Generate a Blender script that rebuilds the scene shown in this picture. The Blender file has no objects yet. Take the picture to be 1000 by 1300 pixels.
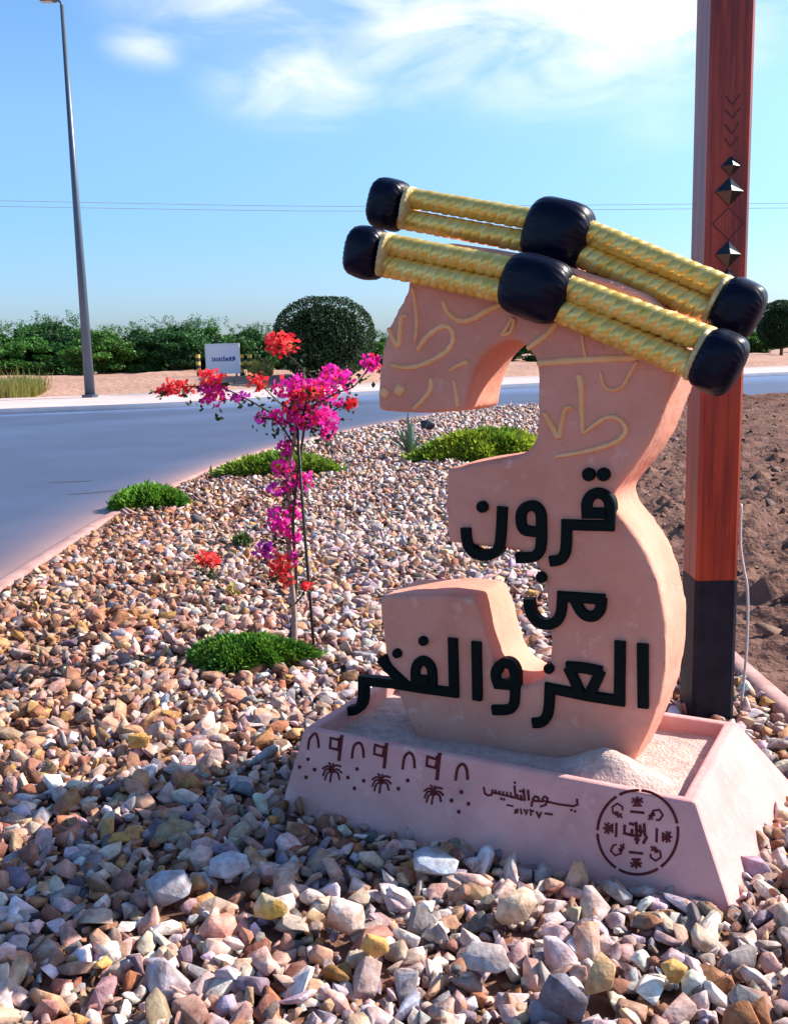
import bpy, bmesh, math, random
import numpy as np
from mathutils import Vector, Matrix
from math import radians as R, pi, sin, cos

# ------------------------------------------------------------------ camera
FPX, PITCH, ROLL, HCAM = 1254.0, R(9.2), R(1.35), 1.5
scene = bpy.context.scene
COL = scene.collection
_f = np.array([0, cos(PITCH), -sin(PITCH)]); _r0 = np.array([1.0, 0, 0]); _u0 = np.array([0, sin(PITCH), cos(PITCH)])
_r = cos(ROLL)*_r0 - sin(ROLL)*_u0; _u = sin(ROLL)*_r0 + cos(ROLL)*_u0
CAM = np.array([0, 0, HCAM])
cd = bpy.data.cameras.new("camera"); cam = bpy.data.objects.new("camera", cd); COL.objects.link(cam)
cd.sensor_fit = 'VERTICAL'; cd.sensor_height = 24.0; cd.sensor_width = 24.0*1000/1300
cd.lens = 24.0*FPX/1300; cd.clip_start = 0.05; cd.clip_end = 3000
m4 = Matrix(((_r[0], _u[0], -_f[0], CAM[0]), (_r[1], _u[1], -_f[1], CAM[1]), (_r[2], _u[2], -_f[2], CAM[2]), (0, 0, 0, 1)))
cam.matrix_world = m4
scene.camera = cam
scene.render.resolution_x, scene.render.resolution_y = 787, 1024

def ray(x, y): return _f*FPX + _r*(x-500) - _u*(y-650)
def on_z(x, y, z=0.0):
    d = ray(x, y); return CAM + d*((z-HCAM)/d[2])
def on_y(x, y, Y):
    d = ray(x, y); return CAM + d*(Y/d[1])

# ------------------------------------------------------------------ light
SUN_EL, SUN_DIR = R(37), np.array([0.955, 0.295])
sun_az = math.atan2(SUN_DIR[0], SUN_DIR[1])
world = bpy.data.worlds.new("World"); scene.world = world; world.use_nodes = True
wt = world.node_tree; wt.nodes.clear()
def wn(t, **k):
    n = wt.nodes.new(t)
    for a, b in k.items(): setattr(n, a, b)
    return n
out = wn('ShaderNodeOutputWorld'); bg = wn('ShaderNodeBackground'); bg.inputs['Strength'].default_value = 0.10
sky = wn('ShaderNodeTexSky', sky_type='NISHITA', sun_disc=False, sun_elevation=SUN_EL, sun_rotation=sun_az,
         air_density=1.0, dust_density=1.1, ozone_density=2.5)
hs = wn('ShaderNodeHueSaturation'); hs.inputs['Saturation'].default_value = 1.15; hs.inputs['Value'].default_value = 1.0
tint = wn('ShaderNodeMix', data_type='RGBA', blend_type='MULTIPLY'); tint.inputs[0].default_value = 1.0; tint.inputs[7].default_value = (1.06, 1.14, 1.20, 1)
wt.links.new(sky.outputs[0], tint.inputs[6]); wt.links.new(tint.outputs[2], hs.inputs['Color'])
tc = wn('ShaderNodeTexCoord')
sx = wn('ShaderNodeSeparateXYZ'); wt.links.new(tc.outputs['Generated'], sx.inputs[0])
rmp = wn('ShaderNodeValToRGB'); wt.links.new(sx.outputs['Z'], rmp.inputs['Fac'])
rmp.color_ramp.elements[0].position = 0.0; rmp.color_ramp.elements[0].color = (0.58, 0.64, 0.88, 1)
rmp.color_ramp.elements[1].position = 0.22; rmp.color_ramp.elements[1].color = (1, 1, 1, 1)
em_ = rmp.color_ramp.elements.new(0.12); em_.color = (0.70, 0.80, 0.95, 1)
skm = wn('ShaderNodeMix', data_type='RGBA', blend_type='MULTIPLY'); skm.inputs[0].default_value = 1.0
wt.links.new(hs.outputs[0], skm.inputs[6]); wt.links.new(rmp.outputs[0], skm.inputs[7])
mp = wn('ShaderNodeMapping'); mp.inputs['Scale'].default_value = (1, 1, 2.6)
wt.links.new(tc.outputs['Generated'], mp.inputs['Vector'])
nz = wn('ShaderNodeTexNoise'); nz.inputs['Scale'].default_value = 9.0; nz.inputs['Detail'].default_value = 7; nz.inputs['Roughness'].default_value = 0.55
nz.inputs['Distortion'].default_value = 0.6
wt.links.new(mp.outputs[0], nz.inputs['Vector'])
acc = None
for bx, by, rad, amp in [(385, 95, 5.2, 0.8), (190, 55, 2.4, 0.55), (310, 75, 3.0, .4), (560, 30, 7.5, 0.75), (740, 5, 10.0, 1.0), (860, 40, 5.5, .8), (330, -30, 8, 0.8),
                         (520, 125, 1.6, .3), (640, 80, 4, .5), (820, 160, 3.5, .2), (600, -160, 12, .8), (200, -300, 10, .6), (1300, -100, 10, .7), (-350, 80, 8, .6), (1500, 150, 7, .6)]:
    d = ray(bx, by); d = d/np.linalg.norm(d)
    sub = wn('ShaderNodeVectorMath', operation='SUBTRACT'); wt.links.new(tc.outputs['Generated'], sub.inputs[0]); sub.inputs[1].default_value = tuple(d)
    mul = wn('ShaderNodeVectorMath', operation='MULTIPLY'); wt.links.new(sub.outputs[0], mul.inputs[0]); mul.inputs[1].default_value = (1, 1, 1.9)
    ln = wn('ShaderNodeVectorMath', operation='LENGTH'); wt.links.new(mul.outputs[0], ln.inputs[0])
    mr = wn('ShaderNodeMapRange', interpolation_type='SMOOTHSTEP'); wt.links.new(ln.outputs['Value'], mr.inputs['Value'])
    mr.inputs['From Min'].default_value = 0; mr.inputs['From Max'].default_value = math.radians(rad)*1.35
    mr.inputs['To Min'].default_value = amp; mr.inputs['To Max'].default_value = 0
    if acc is None: acc = mr.outputs[0]
    else:
        a = wn('ShaderNodeMath', operation='MAXIMUM'); wt.links.new(acc, a.inputs[0]); wt.links.new(mr.outputs[0], a.inputs[1]); acc = a.outputs[0]
n2 = wn('ShaderNodeMapRange'); wt.links.new(nz.outputs[0], n2.inputs['Value'])
n2.inputs['From Min'].default_value = 0.36; n2.inputs['From Max'].default_value = 0.64; n2.inputs['To Min'].default_value = 0.18; n2.inputs['To Max'].default_value = 1.0
cm = wn('ShaderNodeMath', operation='MULTIPLY', use_clamp=True); wt.links.new(acc, cm.inputs[0]); wt.links.new(n2.outputs[0], cm.inputs[1])
mx = wn('ShaderNodeMix', data_type='RGBA'); wt.links.new(cm.outputs[0], mx.inputs[0]); wt.links.new(skm.outputs[2], mx.inputs[6]); mx.inputs[7].default_value = (7.0, 6.9, 7.2, 1)
wt.links.new(mx.outputs[2], bg.inputs['Color']); wt.links.new(bg.outputs[0], out.inputs[0])

sl = bpy.data.lights.new("sun", 'SUN'); sl.energy = 5.0; sl.angle = R(0.5); sl.color = (1.0, 0.93, 0.84)
so = bpy.data.objects.new("sun", sl); COL.objects.link(so); so.location = (30, 10, 30)
sv = Vector((SUN_DIR[0]*cos(SUN_EL)/np.hypot(*SUN_DIR), SUN_DIR[1]*cos(SUN_EL)/np.hypot(*SUN_DIR), sin(SUN_EL)))
so.rotation_euler = sv.to_track_quat('Z', 'Y').to_euler()
vs = scene.view_settings; scene.display_settings.display_device = 'sRGB'
vs.view_transform = 'Standard'; vs.look = 'None'; vs.gamma = 1; vs.exposure = 1.0; vs.use_curve_mapping = False
scene.render.engine = 'CYCLES'

# ------------------------------------------------------------------ materials
def mat(name, col, rough=0.8, var=0.0, vscale=6.0, col2=None, bump=0.0, bscale=40.0, metal=0.0, attr=None, spec=0.5, trans=0.0, bdist=0.01, stretch=None, thr=(0.35, 0.65), speck=None):
    m = bpy.data.materials.new(name); m.use_nodes = True; t = m.node_tree; N = t.nodes; L = t.links
    b = N['Principled BSDF']; b.inputs['Roughness'].default_value = rough; b.inputs['Metallic'].default_value = metal
    b.inputs['Specular IOR Level'].default_value = spec
    tcn = N.new('ShaderNodeTexCoord'); vec = tcn.outputs['Object']
    if stretch:
        mpn = N.new('ShaderNodeMapping'); mpn.inputs['Scale'].default_value = stretch; L.new(vec, mpn.inputs[0]); vec = mpn.outputs[0]
    base = None
    if attr:
        an = N.new('ShaderNodeAttribute'); an.attribute_name = attr; base = an.outputs['Color']
    if col2 is None and var > 0: col2 = tuple(max(0, c*(1-var)) for c in col)
    if col2 is not None:
        n = N.new('ShaderNodeTexNoise'); n.inputs['Scale'].default_value = vscale; n.inputs['Detail'].default_value = 6; n.inputs['Roughness'].default_value = 0.6
        L.new(vec, n.inputs['Vector'])
        mr = N.new('ShaderNodeMapRange'); mr.inputs['From Min'].default_value = thr[0]; mr.inputs['From Max'].default_value = thr[1]; L.new(n.outputs[0], mr.inputs['Value'])
        mxn = N.new('ShaderNodeMix'); mxn.data_type = 'RGBA'; L.new(mr.outputs[0], mxn.inputs[0])
        mxn.inputs[6].default_value = (*col, 1); mxn.inputs[7].default_value = (*col2, 1)
        if base is not None:
            mm = N.new('ShaderNodeMix'); mm.data_type = 'RGBA'; mm.blend_type = 'MULTIPLY'; mm.inputs[0].default_value = 1
            L.new(base, mm.inputs[6]); L.new(mxn.outputs[2], mm.inputs[7]); base = mm.outputs[2]
        else: base = mxn.outputs[2]
    if speck:
        for sc_, lo, hi, cc_ in speck:
            n = N.new('ShaderNodeTexNoise'); n.inputs['Scale'].default_value = sc_; n.inputs['Detail'].default_value = 4; n.inputs['Roughness'].default_value = .65; L.new(vec, n.inputs['Vector'])
            mr = N.new('ShaderNodeMapRange'); mr.inputs['From Min'].default_value = lo; mr.inputs['From Max'].default_value = hi; mr.inputs['To Max'].default_value = .75; L.new(n.outputs[0], mr.inputs['Value'])
            mxn = N.new('ShaderNodeMix'); mxn.data_type = 'RGBA'; L.new(mr.outputs[0], mxn.inputs[0]); L.new(base, mxn.inputs[6]); mxn.inputs[7].default_value = (*cc_, 1); base = mxn.outputs[2]
    if base is not None: L.new(base, b.inputs['Base Color'])
    else: b.inputs['Base Color'].default_value = (*col, 1)
    if bump > 0:
        n = N.new('ShaderNodeTexNoise'); n.inputs['Scale'].default_value = bscale; n.inputs['Detail'].default_value = 5; L.new(vec, n.inputs['Vector'])
        bn = N.new('ShaderNodeBump'); bn.inputs['Strength'].default_value = bump; bn.inputs['Distance'].default_value = bdist
        L.new(n.outputs[0], bn.inputs['Height']); L.new(bn.outputs[0], b.inputs['Normal'])
    if trans > 0:
        tr = N.new('ShaderNodeBsdfTranslucent'); ms = N.new('ShaderNodeMixShader'); ms.inputs[0].default_value = trans
        if base is not None: L.new(base, tr.inputs[0])
        else: tr.inputs[0].default_value = (*col, 1)
        L.new(b.outputs[0], ms.inputs[1]); L.new(tr.outputs[0], ms.inputs[2]); L.new(ms.outputs[0], N['Material Output'].inputs[0])
    return m
W1 = (1, 1, 1)
M = dict(
    plaster=mat('pink_plaster', (0.70, 0.325, 0.24), 0.92, col2=(0.60, 0.245, 0.17), spec=.1, speck=[(55, .66, .74, (.36, .15, .10)), (14, .60, .72, (.74, .42, .33)), (7, .64, .76, (.46, .20, .15))], vscale=3.2, bump=0.55, bscale=26, bdist=0.008),
    tray=mat('pink_concrete', (0.68, 0.365, 0.335), 0.9, col2=(0.58, 0.28, 0.26), spec=.12, speck=[(60, .66, .74, (.38, .18, .15)), (12, .60, .72, (.72, .48, .43)), (6, .62, .76, (.44, .22, .19))], vscale=5, bump=0.5, bscale=28, bdist=0.007),
    cream=mat('cream_paint', (0.86, 0.49, 0.25), 0.7, spec=.15, col2=(0.80, 0.40, 0.17), vscale=9, bump=.2, bscale=60),
    letter=mat('dark_green_lettering', (0.002, 0.007, 0.007), 0.55, bump=.1, bscale=80, spec=.08),
    ink=mat('maroon_paint', (0.085, 0.010, 0.012), 0.85, spec=.1, col2=(0.14, 0.03, 0.03), vscale=60),
    sand=mat('pale_sand', (0.58, 0.42, 0.37), 0.95, col2=(0.42, 0.29, 0.25), vscale=30, bump=0.8, bscale=90, bdist=.012),
    gold=mat('gold_paint', (0.72, 0.44, 0.065), 0.32, col2=(0.82, 0.60, 0.19), vscale=20, metal=0.5, bump=0.25, bscale=120, bdist=.004),
    goldrim=mat('tarnished_gold', (0.42, 0.31, 0.12), 0.5, col2=(0.62, 0.5, 0.26), vscale=40, metal=.25, bump=.3, bscale=90),
    black=mat('black_wrap', (0.001, 0.0018, 0.012), 0.33, bump=0.35, bscale=26, bdist=.006, spec=.16),
    post=mat('red_stained_wood', (0.29, 0.034, 0.011), 0.36, col2=(0.14, 0.013, 0.007), thr=(.42, .60), speck=[(70, .56, .72, (.36, .05, .02))], vscale=26, stretch=(1, 1, .05), bump=.2, bscale=50, bdist=.003, spec=.42),
    sleeve=mat('black_coating', (0.003, 0.004, 0.012), 0.5, spec=.2, col2=(0.012, .013, .024), vscale=8, bump=.15, bscale=40),
    stud=mat('dark_steel', (0.05, 0.055, 0.06), 0.22, metal=0.9),
    groove=mat('burnt_groove', (0.085, 0.014, 0.012), 0.7),
    cable=mat('white_cable', (0.62, 0.58, 0.56), 0.5),
    kerb=mat('pink_kerb', (0.40, 0.225, 0.20), 0.9, col2=(0.26, 0.14, 0.125), vscale=6, bump=.3, bscale=40),
    shadekerb=mat('shade_tinted_kerb', (0.13, 0.16, 0.24), 0.8, var=.2, vscale=2),  # shade of the road-side face put into the kerb's base colour
    bed=mat('bed_earth', (0.22, 0.105, 0.065), 0.95, col2=(0.14, 0.062, 0.04), vscale=8, bump=.8, bscale=40, bdist=.02),
    earth=mat('dark_earth', (0.19, 0.103, 0.076), 0.95, spec=.1, col2=(0.11, 0.054, 0.042), vscale=3.0, bump=1.0, bscale=22, bdist=.04),
    asphalt=mat('asphalt', W1, 0.55, attr='col', col2=(.78, .78, .80), vscale=0.5, bump=.3, bscale=120, bdist=.006, spec=.5),
    tyre=mat('tyre_mark', (0.055, 0.058, 0.085), 0.6),
    dust=mat('dusty_asphalt', (0.30, 0.19, 0.165), 0.9, col2=(0.19, 0.14, 0.14), vscale=1.2, bump=.3, bscale=60),
    pave=mat('pavement_concrete', (0.56, 0.43, 0.40), 0.9, col2=(0.48, 0.34, 0.31), vscale=.6),
    sandground=mat('sandy_ground', (0.40, 0.225, 0.155), 0.95, col2=(0.30, 0.16, 0.11), vscale=0.35, bump=.7, bscale=3, bdist=.15),
    stone=mat('stone', W1, 0.8, col2=(0.60, 0.47, 0.43), spec=.25, vscale=30, attr='col', bump=.8, bscale=48, bdist=.007, speck=None),
    leaf=mat('leaves', W1, 0.6, attr='col', trans=.25, spec=.3),
    needle=mat('ground_cover_leaves', W1, 0.6, attr='col', trans=.3, spec=.3),
    petal=mat('petals', W1, 0.6, attr='col', trans=.42, spec=.25),
    bark=mat('bark', (0.20, 0.125, 0.09), 0.9, var=.4, vscale=30, bump=.5, bscale=60),
    palebark=mat('pale_bark', (0.40, 0.28, 0.24), 0.9, var=.4, vscale=40),
    stem=mat('dark_stem', (0.055, 0.03, 0.022), 0.8),
    stake=mat('dark_stake', (0.02, 0.018, 0.018), 0.6),
    steel=mat('lamp_steel', (0.07, 0.10, 0.14), 0.4, metal=.1, var=.15, vscale=1),
    lampglass=mat('lamp_lens', (0.5, 0.5, 0.5), 0.2),
    signw=mat('sign_white', (0.70, 0.72, 0.76), 0.6), signb=mat('sign_blue', (0.05, 0.09, 0.30), 0.6),
    yellow=mat('yellow_paint', (0.65, 0.42, 0.06), 0.6), blackp=mat('black_paint', (0.02, 0.02, 0.02), 0.6),
    wire=mat('wire', (0.35, 0.38, 0.48), 0.6), darkrock=mat('dark_rock', (0.03, 0.032, 0.045), 0.7, var=.5, vscale=20, bump=.5, bscale=20),
    wall=mat('pale_wall', (0.52, 0.48, 0.46), .8, var=.1),
)

# ------------------------------------------------------------------ helpers
def tag(o, label=None, cat=None, group=None, kind=None):
    if label: o['label'] = label
    if cat: o['category'] = cat
    if group: o['group'] = group
    if kind: o['kind'] = kind
    return o
def empty(name, loc, label=None, cat=None, group=None):
    o = bpy.data.objects.new(name, None); COL.objects.link(o); o.location = tuple(loc); o.empty_display_size = .1
    return tag(o, label, cat, group)
def mesh_np(name, V, Fs, m, parent=None, origin=None, col=None, smooth=False, facecol=None, local=False):
    """V (n,3) in world coordinates; Fs an (k,3|4) array or a list of faces."""
    V = np.asarray(V, dtype=np.float64)
    base = np.zeros(3)
    if origin is not None: base = np.asarray(origin, float)
    elif parent is not None and not local:
        p = parent
        while p is not None: base = base + np.array(p.location); p = p.parent
    if not local: V = V - base
    me = bpy.data.meshes.new(name)
    if isinstance(Fs, np.ndarray):
        k = Fs.shape[1]; n = Fs.shape[0]
        me.vertices.add(len(V)); me.vertices.foreach_set('co', V.astype(np.float32).ravel())
        me.loops.add(n*k); me.loops.foreach_set('vertex_index', Fs.astype(np.int32).ravel())
        me.polygons.add(n); me.polygons.foreach_set('loop_start', np.arange(0, n*k, k, dtype=np.int32))
        me.update(calc_edges=True)
    else:
        me.from_pydata([tuple(v) for v in V], [], [tuple(f) for f in Fs]); me.update()
    if col is not None:
        at = me.color_attributes.new('col', 'FLOAT_COLOR', 'POINT')
        c4 = np.ones((len(V), 4), np.float32); c4[:, :3] = col; at.data.foreach_set('color', c4.ravel())
    if smooth: me.polygons.foreach_set('use_smooth', np.ones(len(me.polygons), dtype=bool))
    me.materials.append(m)
    o = bpy.data.objects.new(name, me); COL.objects.link(o)
    if parent is not None: o.parent = parent
    elif origin is not None: o.location = tuple(base)
    return o
class MB:
    def __init__(s): s.v = []; s.f = []; s.n = 0
    def add(s, V, Fs):
        s.v.append(np.asarray(V, float).reshape(-1, 3)); s.f += [tuple(int(i)+s.n for i in f) for f in Fs]; s.n += len(s.v[-1]); return s
    def box(s, a, b, ax=None):
        a = np.array(a, float); b = np.array(b, float)
        V = [(x, y, z) for z in (a[2], b[2]) for y in (a[1], b[1]) for x in (a[0], b[0])]
        if ax is not None: V = [ax(*p) for p in V]
        return s.add(V, [(0, 2, 3, 1), (4, 5, 7, 6), (0, 1, 5, 4), (2, 6, 7, 3), (0, 4, 6, 2), (1, 3, 7, 5)])
    def tube(s, pts, rad, n=8, cap=True):
        pts = [np.array(p, float) for p in pts]; k = len(pts)
        rad = [rad]*k if np.isscalar(rad) else list(rad)
        V = []; up = np.array([0.0, 0, 1]); prev = None
        for i in range(k):
            t = pts[min(i+1, k-1)] - pts[max(i-1, 0)]; t = t/(np.linalg.norm(t)+1e-9)
            a = prev if prev is not None else (np.array([1.0, 0, 0]) if abs(t[2]) > .9 else up)
            a = a - t*a.dot(t); a = a/(np.linalg.norm(a)+1e-9); prev = a; b = np.cross(t, a)
            for j in range(n):
                th = 2*pi*j/n; V.append(pts[i] + rad[i]*(a*cos(th) + b*sin(th)))
        F_ = [(i*n+j, i*n+(j+1) % n, (i+1)*n+(j+1) % n, (i+1)*n+j) for i in range(k-1) for j in range(n)]
        if cap: F_ += [tuple(range(n))[::-1], tuple((k-1)*n+j for j in range(n))]
        return s.add(V, F_)
    def build(s, name, m, parent=None, smooth=False, origin=None, bevel=0, local=False):
        o = mesh_np(name, np.vstack(s.v), s.f, m, parent, origin, smooth=smooth, local=local)
        bmm = bmesh.new(); bmm.from_mesh(o.data); bmesh.ops.recalc_face_normals(bmm, faces=bmm.faces); bmm.to_mesh(o.data); bmm.free()
        if bevel:
            md = o.modifiers.new('bevel', 'BEVEL'); md.width = bevel; md.segments = 2; md.limit_method = 'ANGLE'
        return o
def catmull(P, n=6, closed=False):
    P = [np.array(p, float) for p in P]; k = len(P); o = []
    rng = range(k) if closed else range(k-1)
    for i in rng:
        p0 = P[(i-1) % k] if closed or i > 0 else P[0]; p1 = P[i]; p2 = P[(i+1) % k]; p3 = P[(i+2) % k] if closed or i+2 < k else P[-1]
        for j in range(n):
            t = j/n; o.append(.5*((2*p1)+(-p0+p2)*t+(2*p0-5*p1+4*p2-p3)*t*t+(-p0+3*p1-3*p2+p3)*t**3))
    if not closed: o.append(P[-1])
    return o
def sweep(mb, pts, width, prof, emb, closed=False):
    """sweep a profile [(offset -.5..0.5, height)] along a path lying in a plane; emb(u, v, h) embeds it."""
    P = [np.array(p, float) for p in pts]; k = len(P); w = [width]*k if np.isscalar(width) else width
    rows = []
    for i in range(k):
        a = P[i]-P[i-1] if (closed or i > 0) else None
        b = P[(i+1) % k]-P[i] if (closed or i < k-1) else None
        a = b if a is None else a; b = a if b is None else b
        a = a/(np.linalg.norm(a)+1e-9); b = b/(np.linalg.norm(b)+1e-9)
        na = np.array([-a[1], a[0]]); nb = np.array([-b[1], b[0]]); mv = na+nb; mv = mv/(np.linalg.norm(mv)+1e-9)
        sc = 1/max(.5, mv.dot(na))
        rows.append([emb(*(P[i]+mv*sc*w[i]*q[0]), q[1]) for q in prof])
    n = len(prof); V = [p for r in rows for p in r]
    F_ = [(i*n+j, i*n+(j+1) % n, ((i+1) % k)*n+(j+1) % n, ((i+1) % k)*n+j) for i in range(k if closed else k-1) for j in range(n)]
    if not closed: F_ += [tuple(range(n)), tuple((k-1)*n+j for j in range(n))[::-1]]
    mb.add(V, F_)
def disc(mb, c, r, h0, h1, emb, n=14, ch=.15, sx=1, ph=0):
    V = []
    for rr, h in ((r, h0), (r, h1-(h1-h0)*ch), (r*(1-ch), h1)):
        for j in range(n): V.append(emb(c[0]+sx*rr*cos(2*pi*j/n+ph), c[1]+rr*sin(2*pi*j/n+ph), h))
    F_ = [(i*n+j, i*n+(j+1) % n, (i+1)*n+(j+1) % n, (i+1)*n+j) for i in range(2) for j in range(n)] + [tuple(range(n)), tuple(2*n+j for j in range(n))]
    mb.add(V, F_)
# smooth value noise
_rs = np.random.RandomState(5); _tab = _rs.rand(64, 64)
def vnoise(x, y):
    xi = np.floor(x).astype(int); yi = np.floor(y).astype(int); fx = x-xi; fy = y-yi; fx = fx*fx*(3-2*fx); fy = fy*fy*(3-2*fy)
    g = lambda a, b: _tab[a % 64, b % 64]
    return (g(xi, yi)*(1-fx)+g(xi+1, yi)*fx)*(1-fy)+(g(xi, yi+1)*(1-fx)+g(xi+1, yi+1)*fx)*fy
def fbm(x, y, o=4):
    s = 0; a = .5
    for i in range(o): s = s+a*(vnoise(x*2**i+i*7.3, y*2**i+i*3.1)-.5); a *= .5
    return s
def grid_faces(nr, nc):
    i = np.arange(nr-1)[:, None]*nc+np.arange(nc-1)[None]; i = i.ravel()
    return np.stack([i, i+1, i+nc+1, i+nc], 1)

# ------------------------------------------------------------------ the setting
Yk = np.array([-6, 1, 4, 4.6, 5.67, 7.47, 10.53, 16.0, 20, 24, 27.6, 28.1]); Xk = np.array([1.7, 1.66, 1.65, 1.64, 1.66, 1.82, 2.21, 3.04, 3.7, 4.3, 4.9, 5.0])
Yl = np.array([-6, 3, 6.74, 7.71, 9.69, 12.89, 15.96, 19.72, 24.33, 27.16, 28.06]); Xl = np.array([-2.6, -2.7, -2.76, -2.8, -2.84, -2.63, -2.14, -.9, 1.22, 3.09, 6.7])
Yr = np.array([-6, 20, 24, 26.2, 28.06]); Xr = np.array([60, 45, 18, 10.5, 6.8])
kerbx = lambda y: np.interp(y, Yk, Xk); leftx = lambda y: np.interp(y, Yl, Xl); rightx = lambda y: np.interp(y, Yr, Xr)
# smooth the boundary curves a little
_yy = np.linspace(-6, 28.06, 400)
def smooth_curve(fn, k=17):
    v = fn(_yy); p = np.pad(v, k//2, mode='edge'); s = np.convolve(p, np.ones(k)/k, 'valid'); return lambda y: np.interp(y, _yy, s)
leftx = smooth_curve(leftx); kerbx = smooth_curve(kerbx)
far_p = np.array([(-60, 5), (-40, 18), (-22, 25.5), (-11.4, 28.9), (-6, 31.0), (-.5, 35.9), (5.1, 39.6), (19.2, 47.6), (45, 60), (90, 80)], float)
far_c = np.array(catmull(far_p, 10))
yfar = lambda x: np.interp(x, far_c[:, 0], far_c[:, 1])
near_p = [(-2.4, -12)] + [(float(leftx(y)), y) for y in np.linspace(-6, 27.6, 60)] + [(5.0, 27.9), (6.8, 28.06), (10.5, 26.2), (18, 24), (45, 20), (90, 16)]
near_c = np.array(near_p)
def resample(P, n):
    d = np.r_[0, np.cumsum(np.hypot(*np.diff(P, axis=0).T))]; s = np.linspace(0, d[-1], n); return np.c_[np.interp(s, d, P[:, 0]), np.interp(s, d, P[:, 1])]
# ground sheet
gx = np.r_[np.linspace(-700, -70, 16), np.linspace(-65, 65, 105), np.linspace(70, 700, 16)]
gy = np.r_[np.linspace(-60, 24, 14), np.linspace(26, 110, 130), np.linspace(120, 1200, 20)]
GX, GY = np.meshgrid(gx, gy)
def ground_h(x, y):
    d = y-yfar(x)-8.5*(1+np.clip((-x-5)*.02, 0, .5)); s = np.clip(d/7, 0, 1); s = s*s*(3-2*s)
    return -0.06+s*(0.66+0.55*fbm(x*.25, y*.25)+.25*fbm(x*.9, y*.9))
GZ = ground_h(GX, GY)
g = mesh_np('ground', np.c_[GX.ravel(), GY.ravel(), GZ.ravel()], grid_faces(len(gy), len(gx)), M['sandground'], smooth=True); tag(g, kind='structure')
# road
n = 160; A = resample(near_c, n); B = resample(far_c, n)
ta = np.gradient(A, axis=0); ta /= np.linalg.norm(ta, axis=1)[:, None]; na_ = np.c_[-ta[:, 1], ta[:, 0]]
asp, dst, far_sheen = np.array([.052, .070, .128]), np.array([.33, .19, .17]), np.array([.10, .155, .28])  # last colour carries the far lane's glancing sky reflection
rows, rc = [], []
for d_, wgt in ((0, 1), (.08, .9), (.18, .6), (.34, .3), (.6, .12), (1.0, 0)):
    j_ = (.75+.6*np.array([vnoise(np.array(i*.21), np.array(3.3)) for i in range(n)]))[:, None]
    rows.append(A+na_*d_*j_); rc.append(asp*(1-wgt)+dst*wgt)
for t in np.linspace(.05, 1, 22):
    rows.append((A+na_)*(1-t)+B*t); k_ = np.clip((t-.72)/.2, 0, 1)+.25*max(0, 1-abs(t-.3)/.12); k_ = min(k_, 1); rc.append(asp*(1-k_)+far_sheen*k_)
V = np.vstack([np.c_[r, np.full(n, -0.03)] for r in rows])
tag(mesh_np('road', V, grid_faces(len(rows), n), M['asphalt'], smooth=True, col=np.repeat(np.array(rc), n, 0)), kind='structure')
# dusty strip along the near edge of the road
nn = resample(near_c[:-3], 240); tt = np.gradient(nn, axis=0); tt /= np.linalg.norm(tt, axis=1)[:, None]; nrm = np.c_[-tt[:, 1], tt[:, 0]]
def strip(name, P, Nn, offs, zs, m):
    V = np.vstack([np.c_[P+Nn*np.asarray(o_).reshape(-1, 1), np.full(len(P), z)] for o_, z in zip(offs, zs)])
    return mesh_np(name, V, grid_faces(len(offs), len(P)), m)
tag(strip('bed_kerb', nn, nrm, [-.11, -.10, -.09, -.01, .01, .012], [-.05, -.012, -.004, -.006, -.014, -.05], M['kerb']), kind='structure')
# tyre marks on the asphalt
mk = MB()
for (a, b) in [((60, 612), (118, 610)), ((85, 628), (150, 622)), ]:
    p = on_z(*a, -.026); q = on_z(*b, -.026); d = q-p; s_ = np.array([-d[1], d[0], 0])/np.linalg.norm(d)*.07
    mk.add([p+s_*.2, p+(q-p)*.4+s_, q+s_*.3, q-s_*.3, p+(q-p)*.5-s_*.8], [(0, 1, 2, 3, 4)])
tag(mk.build('tyre_marks', M['tyre']), kind='structure')
# far kerb and pavement
fc = resample(far_c, 200); ft = np.gradient(fc, axis=0); ft /= np.linalg.norm(ft, axis=1)[:, None]; fn = np.c_[-ft[:, 1], ft[:, 0]]
tag(strip('far_kerb', fc, fn, [-.15, -.13, .13, .15], [-.06, .13, .13, .0], M['shadekerb']), kind='structure')
tag(strip('pavement', fc, fn, [.15, 4.0, 9.2, 9.25], [.10, .11, .12, -.08], M['pave']), kind='structure')
# gravel bed earth and dark earth
ys = np.r_[np.linspace(-3, 1.4, 8), np.linspace(1.6, 28.02, 300)]
def bedz(x, y): return -0.03+0.05*fbm(x*.8, y*.8, 3)
us = np.linspace(0, 1, 70)
X = np.array([leftx(y)-0.0+.10+us*(kerbx(y)-leftx(y)-.15) for y in ys]); Y = np.repeat(ys[:, None], 70, 1)
tag(mesh_np('bed_soil', np.c_[X.ravel(), Y.ravel(), bedz(X, Y).ravel()], grid_faces(len(ys), 70), M['bed'], smooth=True), kind='structure')
ys2 = np.r_[np.linspace(-3, 1.8, 6), 2*np.exp(np.linspace(0, math.log(28.0/2), 420))]
us2 = np.r_[0, np.cumsum(1.018**np.arange(230))]; us2 = us2/us2[-1]
X = np.array([kerbx(y)+.03+us2*(min(rightx(y), 45)-kerbx(y)-.06) for y in ys2]); Y = np.repeat(ys2[:, None], len(us2), 1)
dk = X-kerbx(Y)
def earthz(x, y, dk):
    env = np.clip(dk/.5, 0, 1)
    return -0.035+env*(.05+.16*np.clip((dk-.2)/2.5, 0, 1))*np.clip((28.2-y)/3, .1, 1)+env*(.12*fbm(x*2.2, y*2.2, 4)+.30*np.maximum(fbm(x*6, y*6, 3)-.02, 0)+.09*fbm(x*17, y*17, 2))
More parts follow.
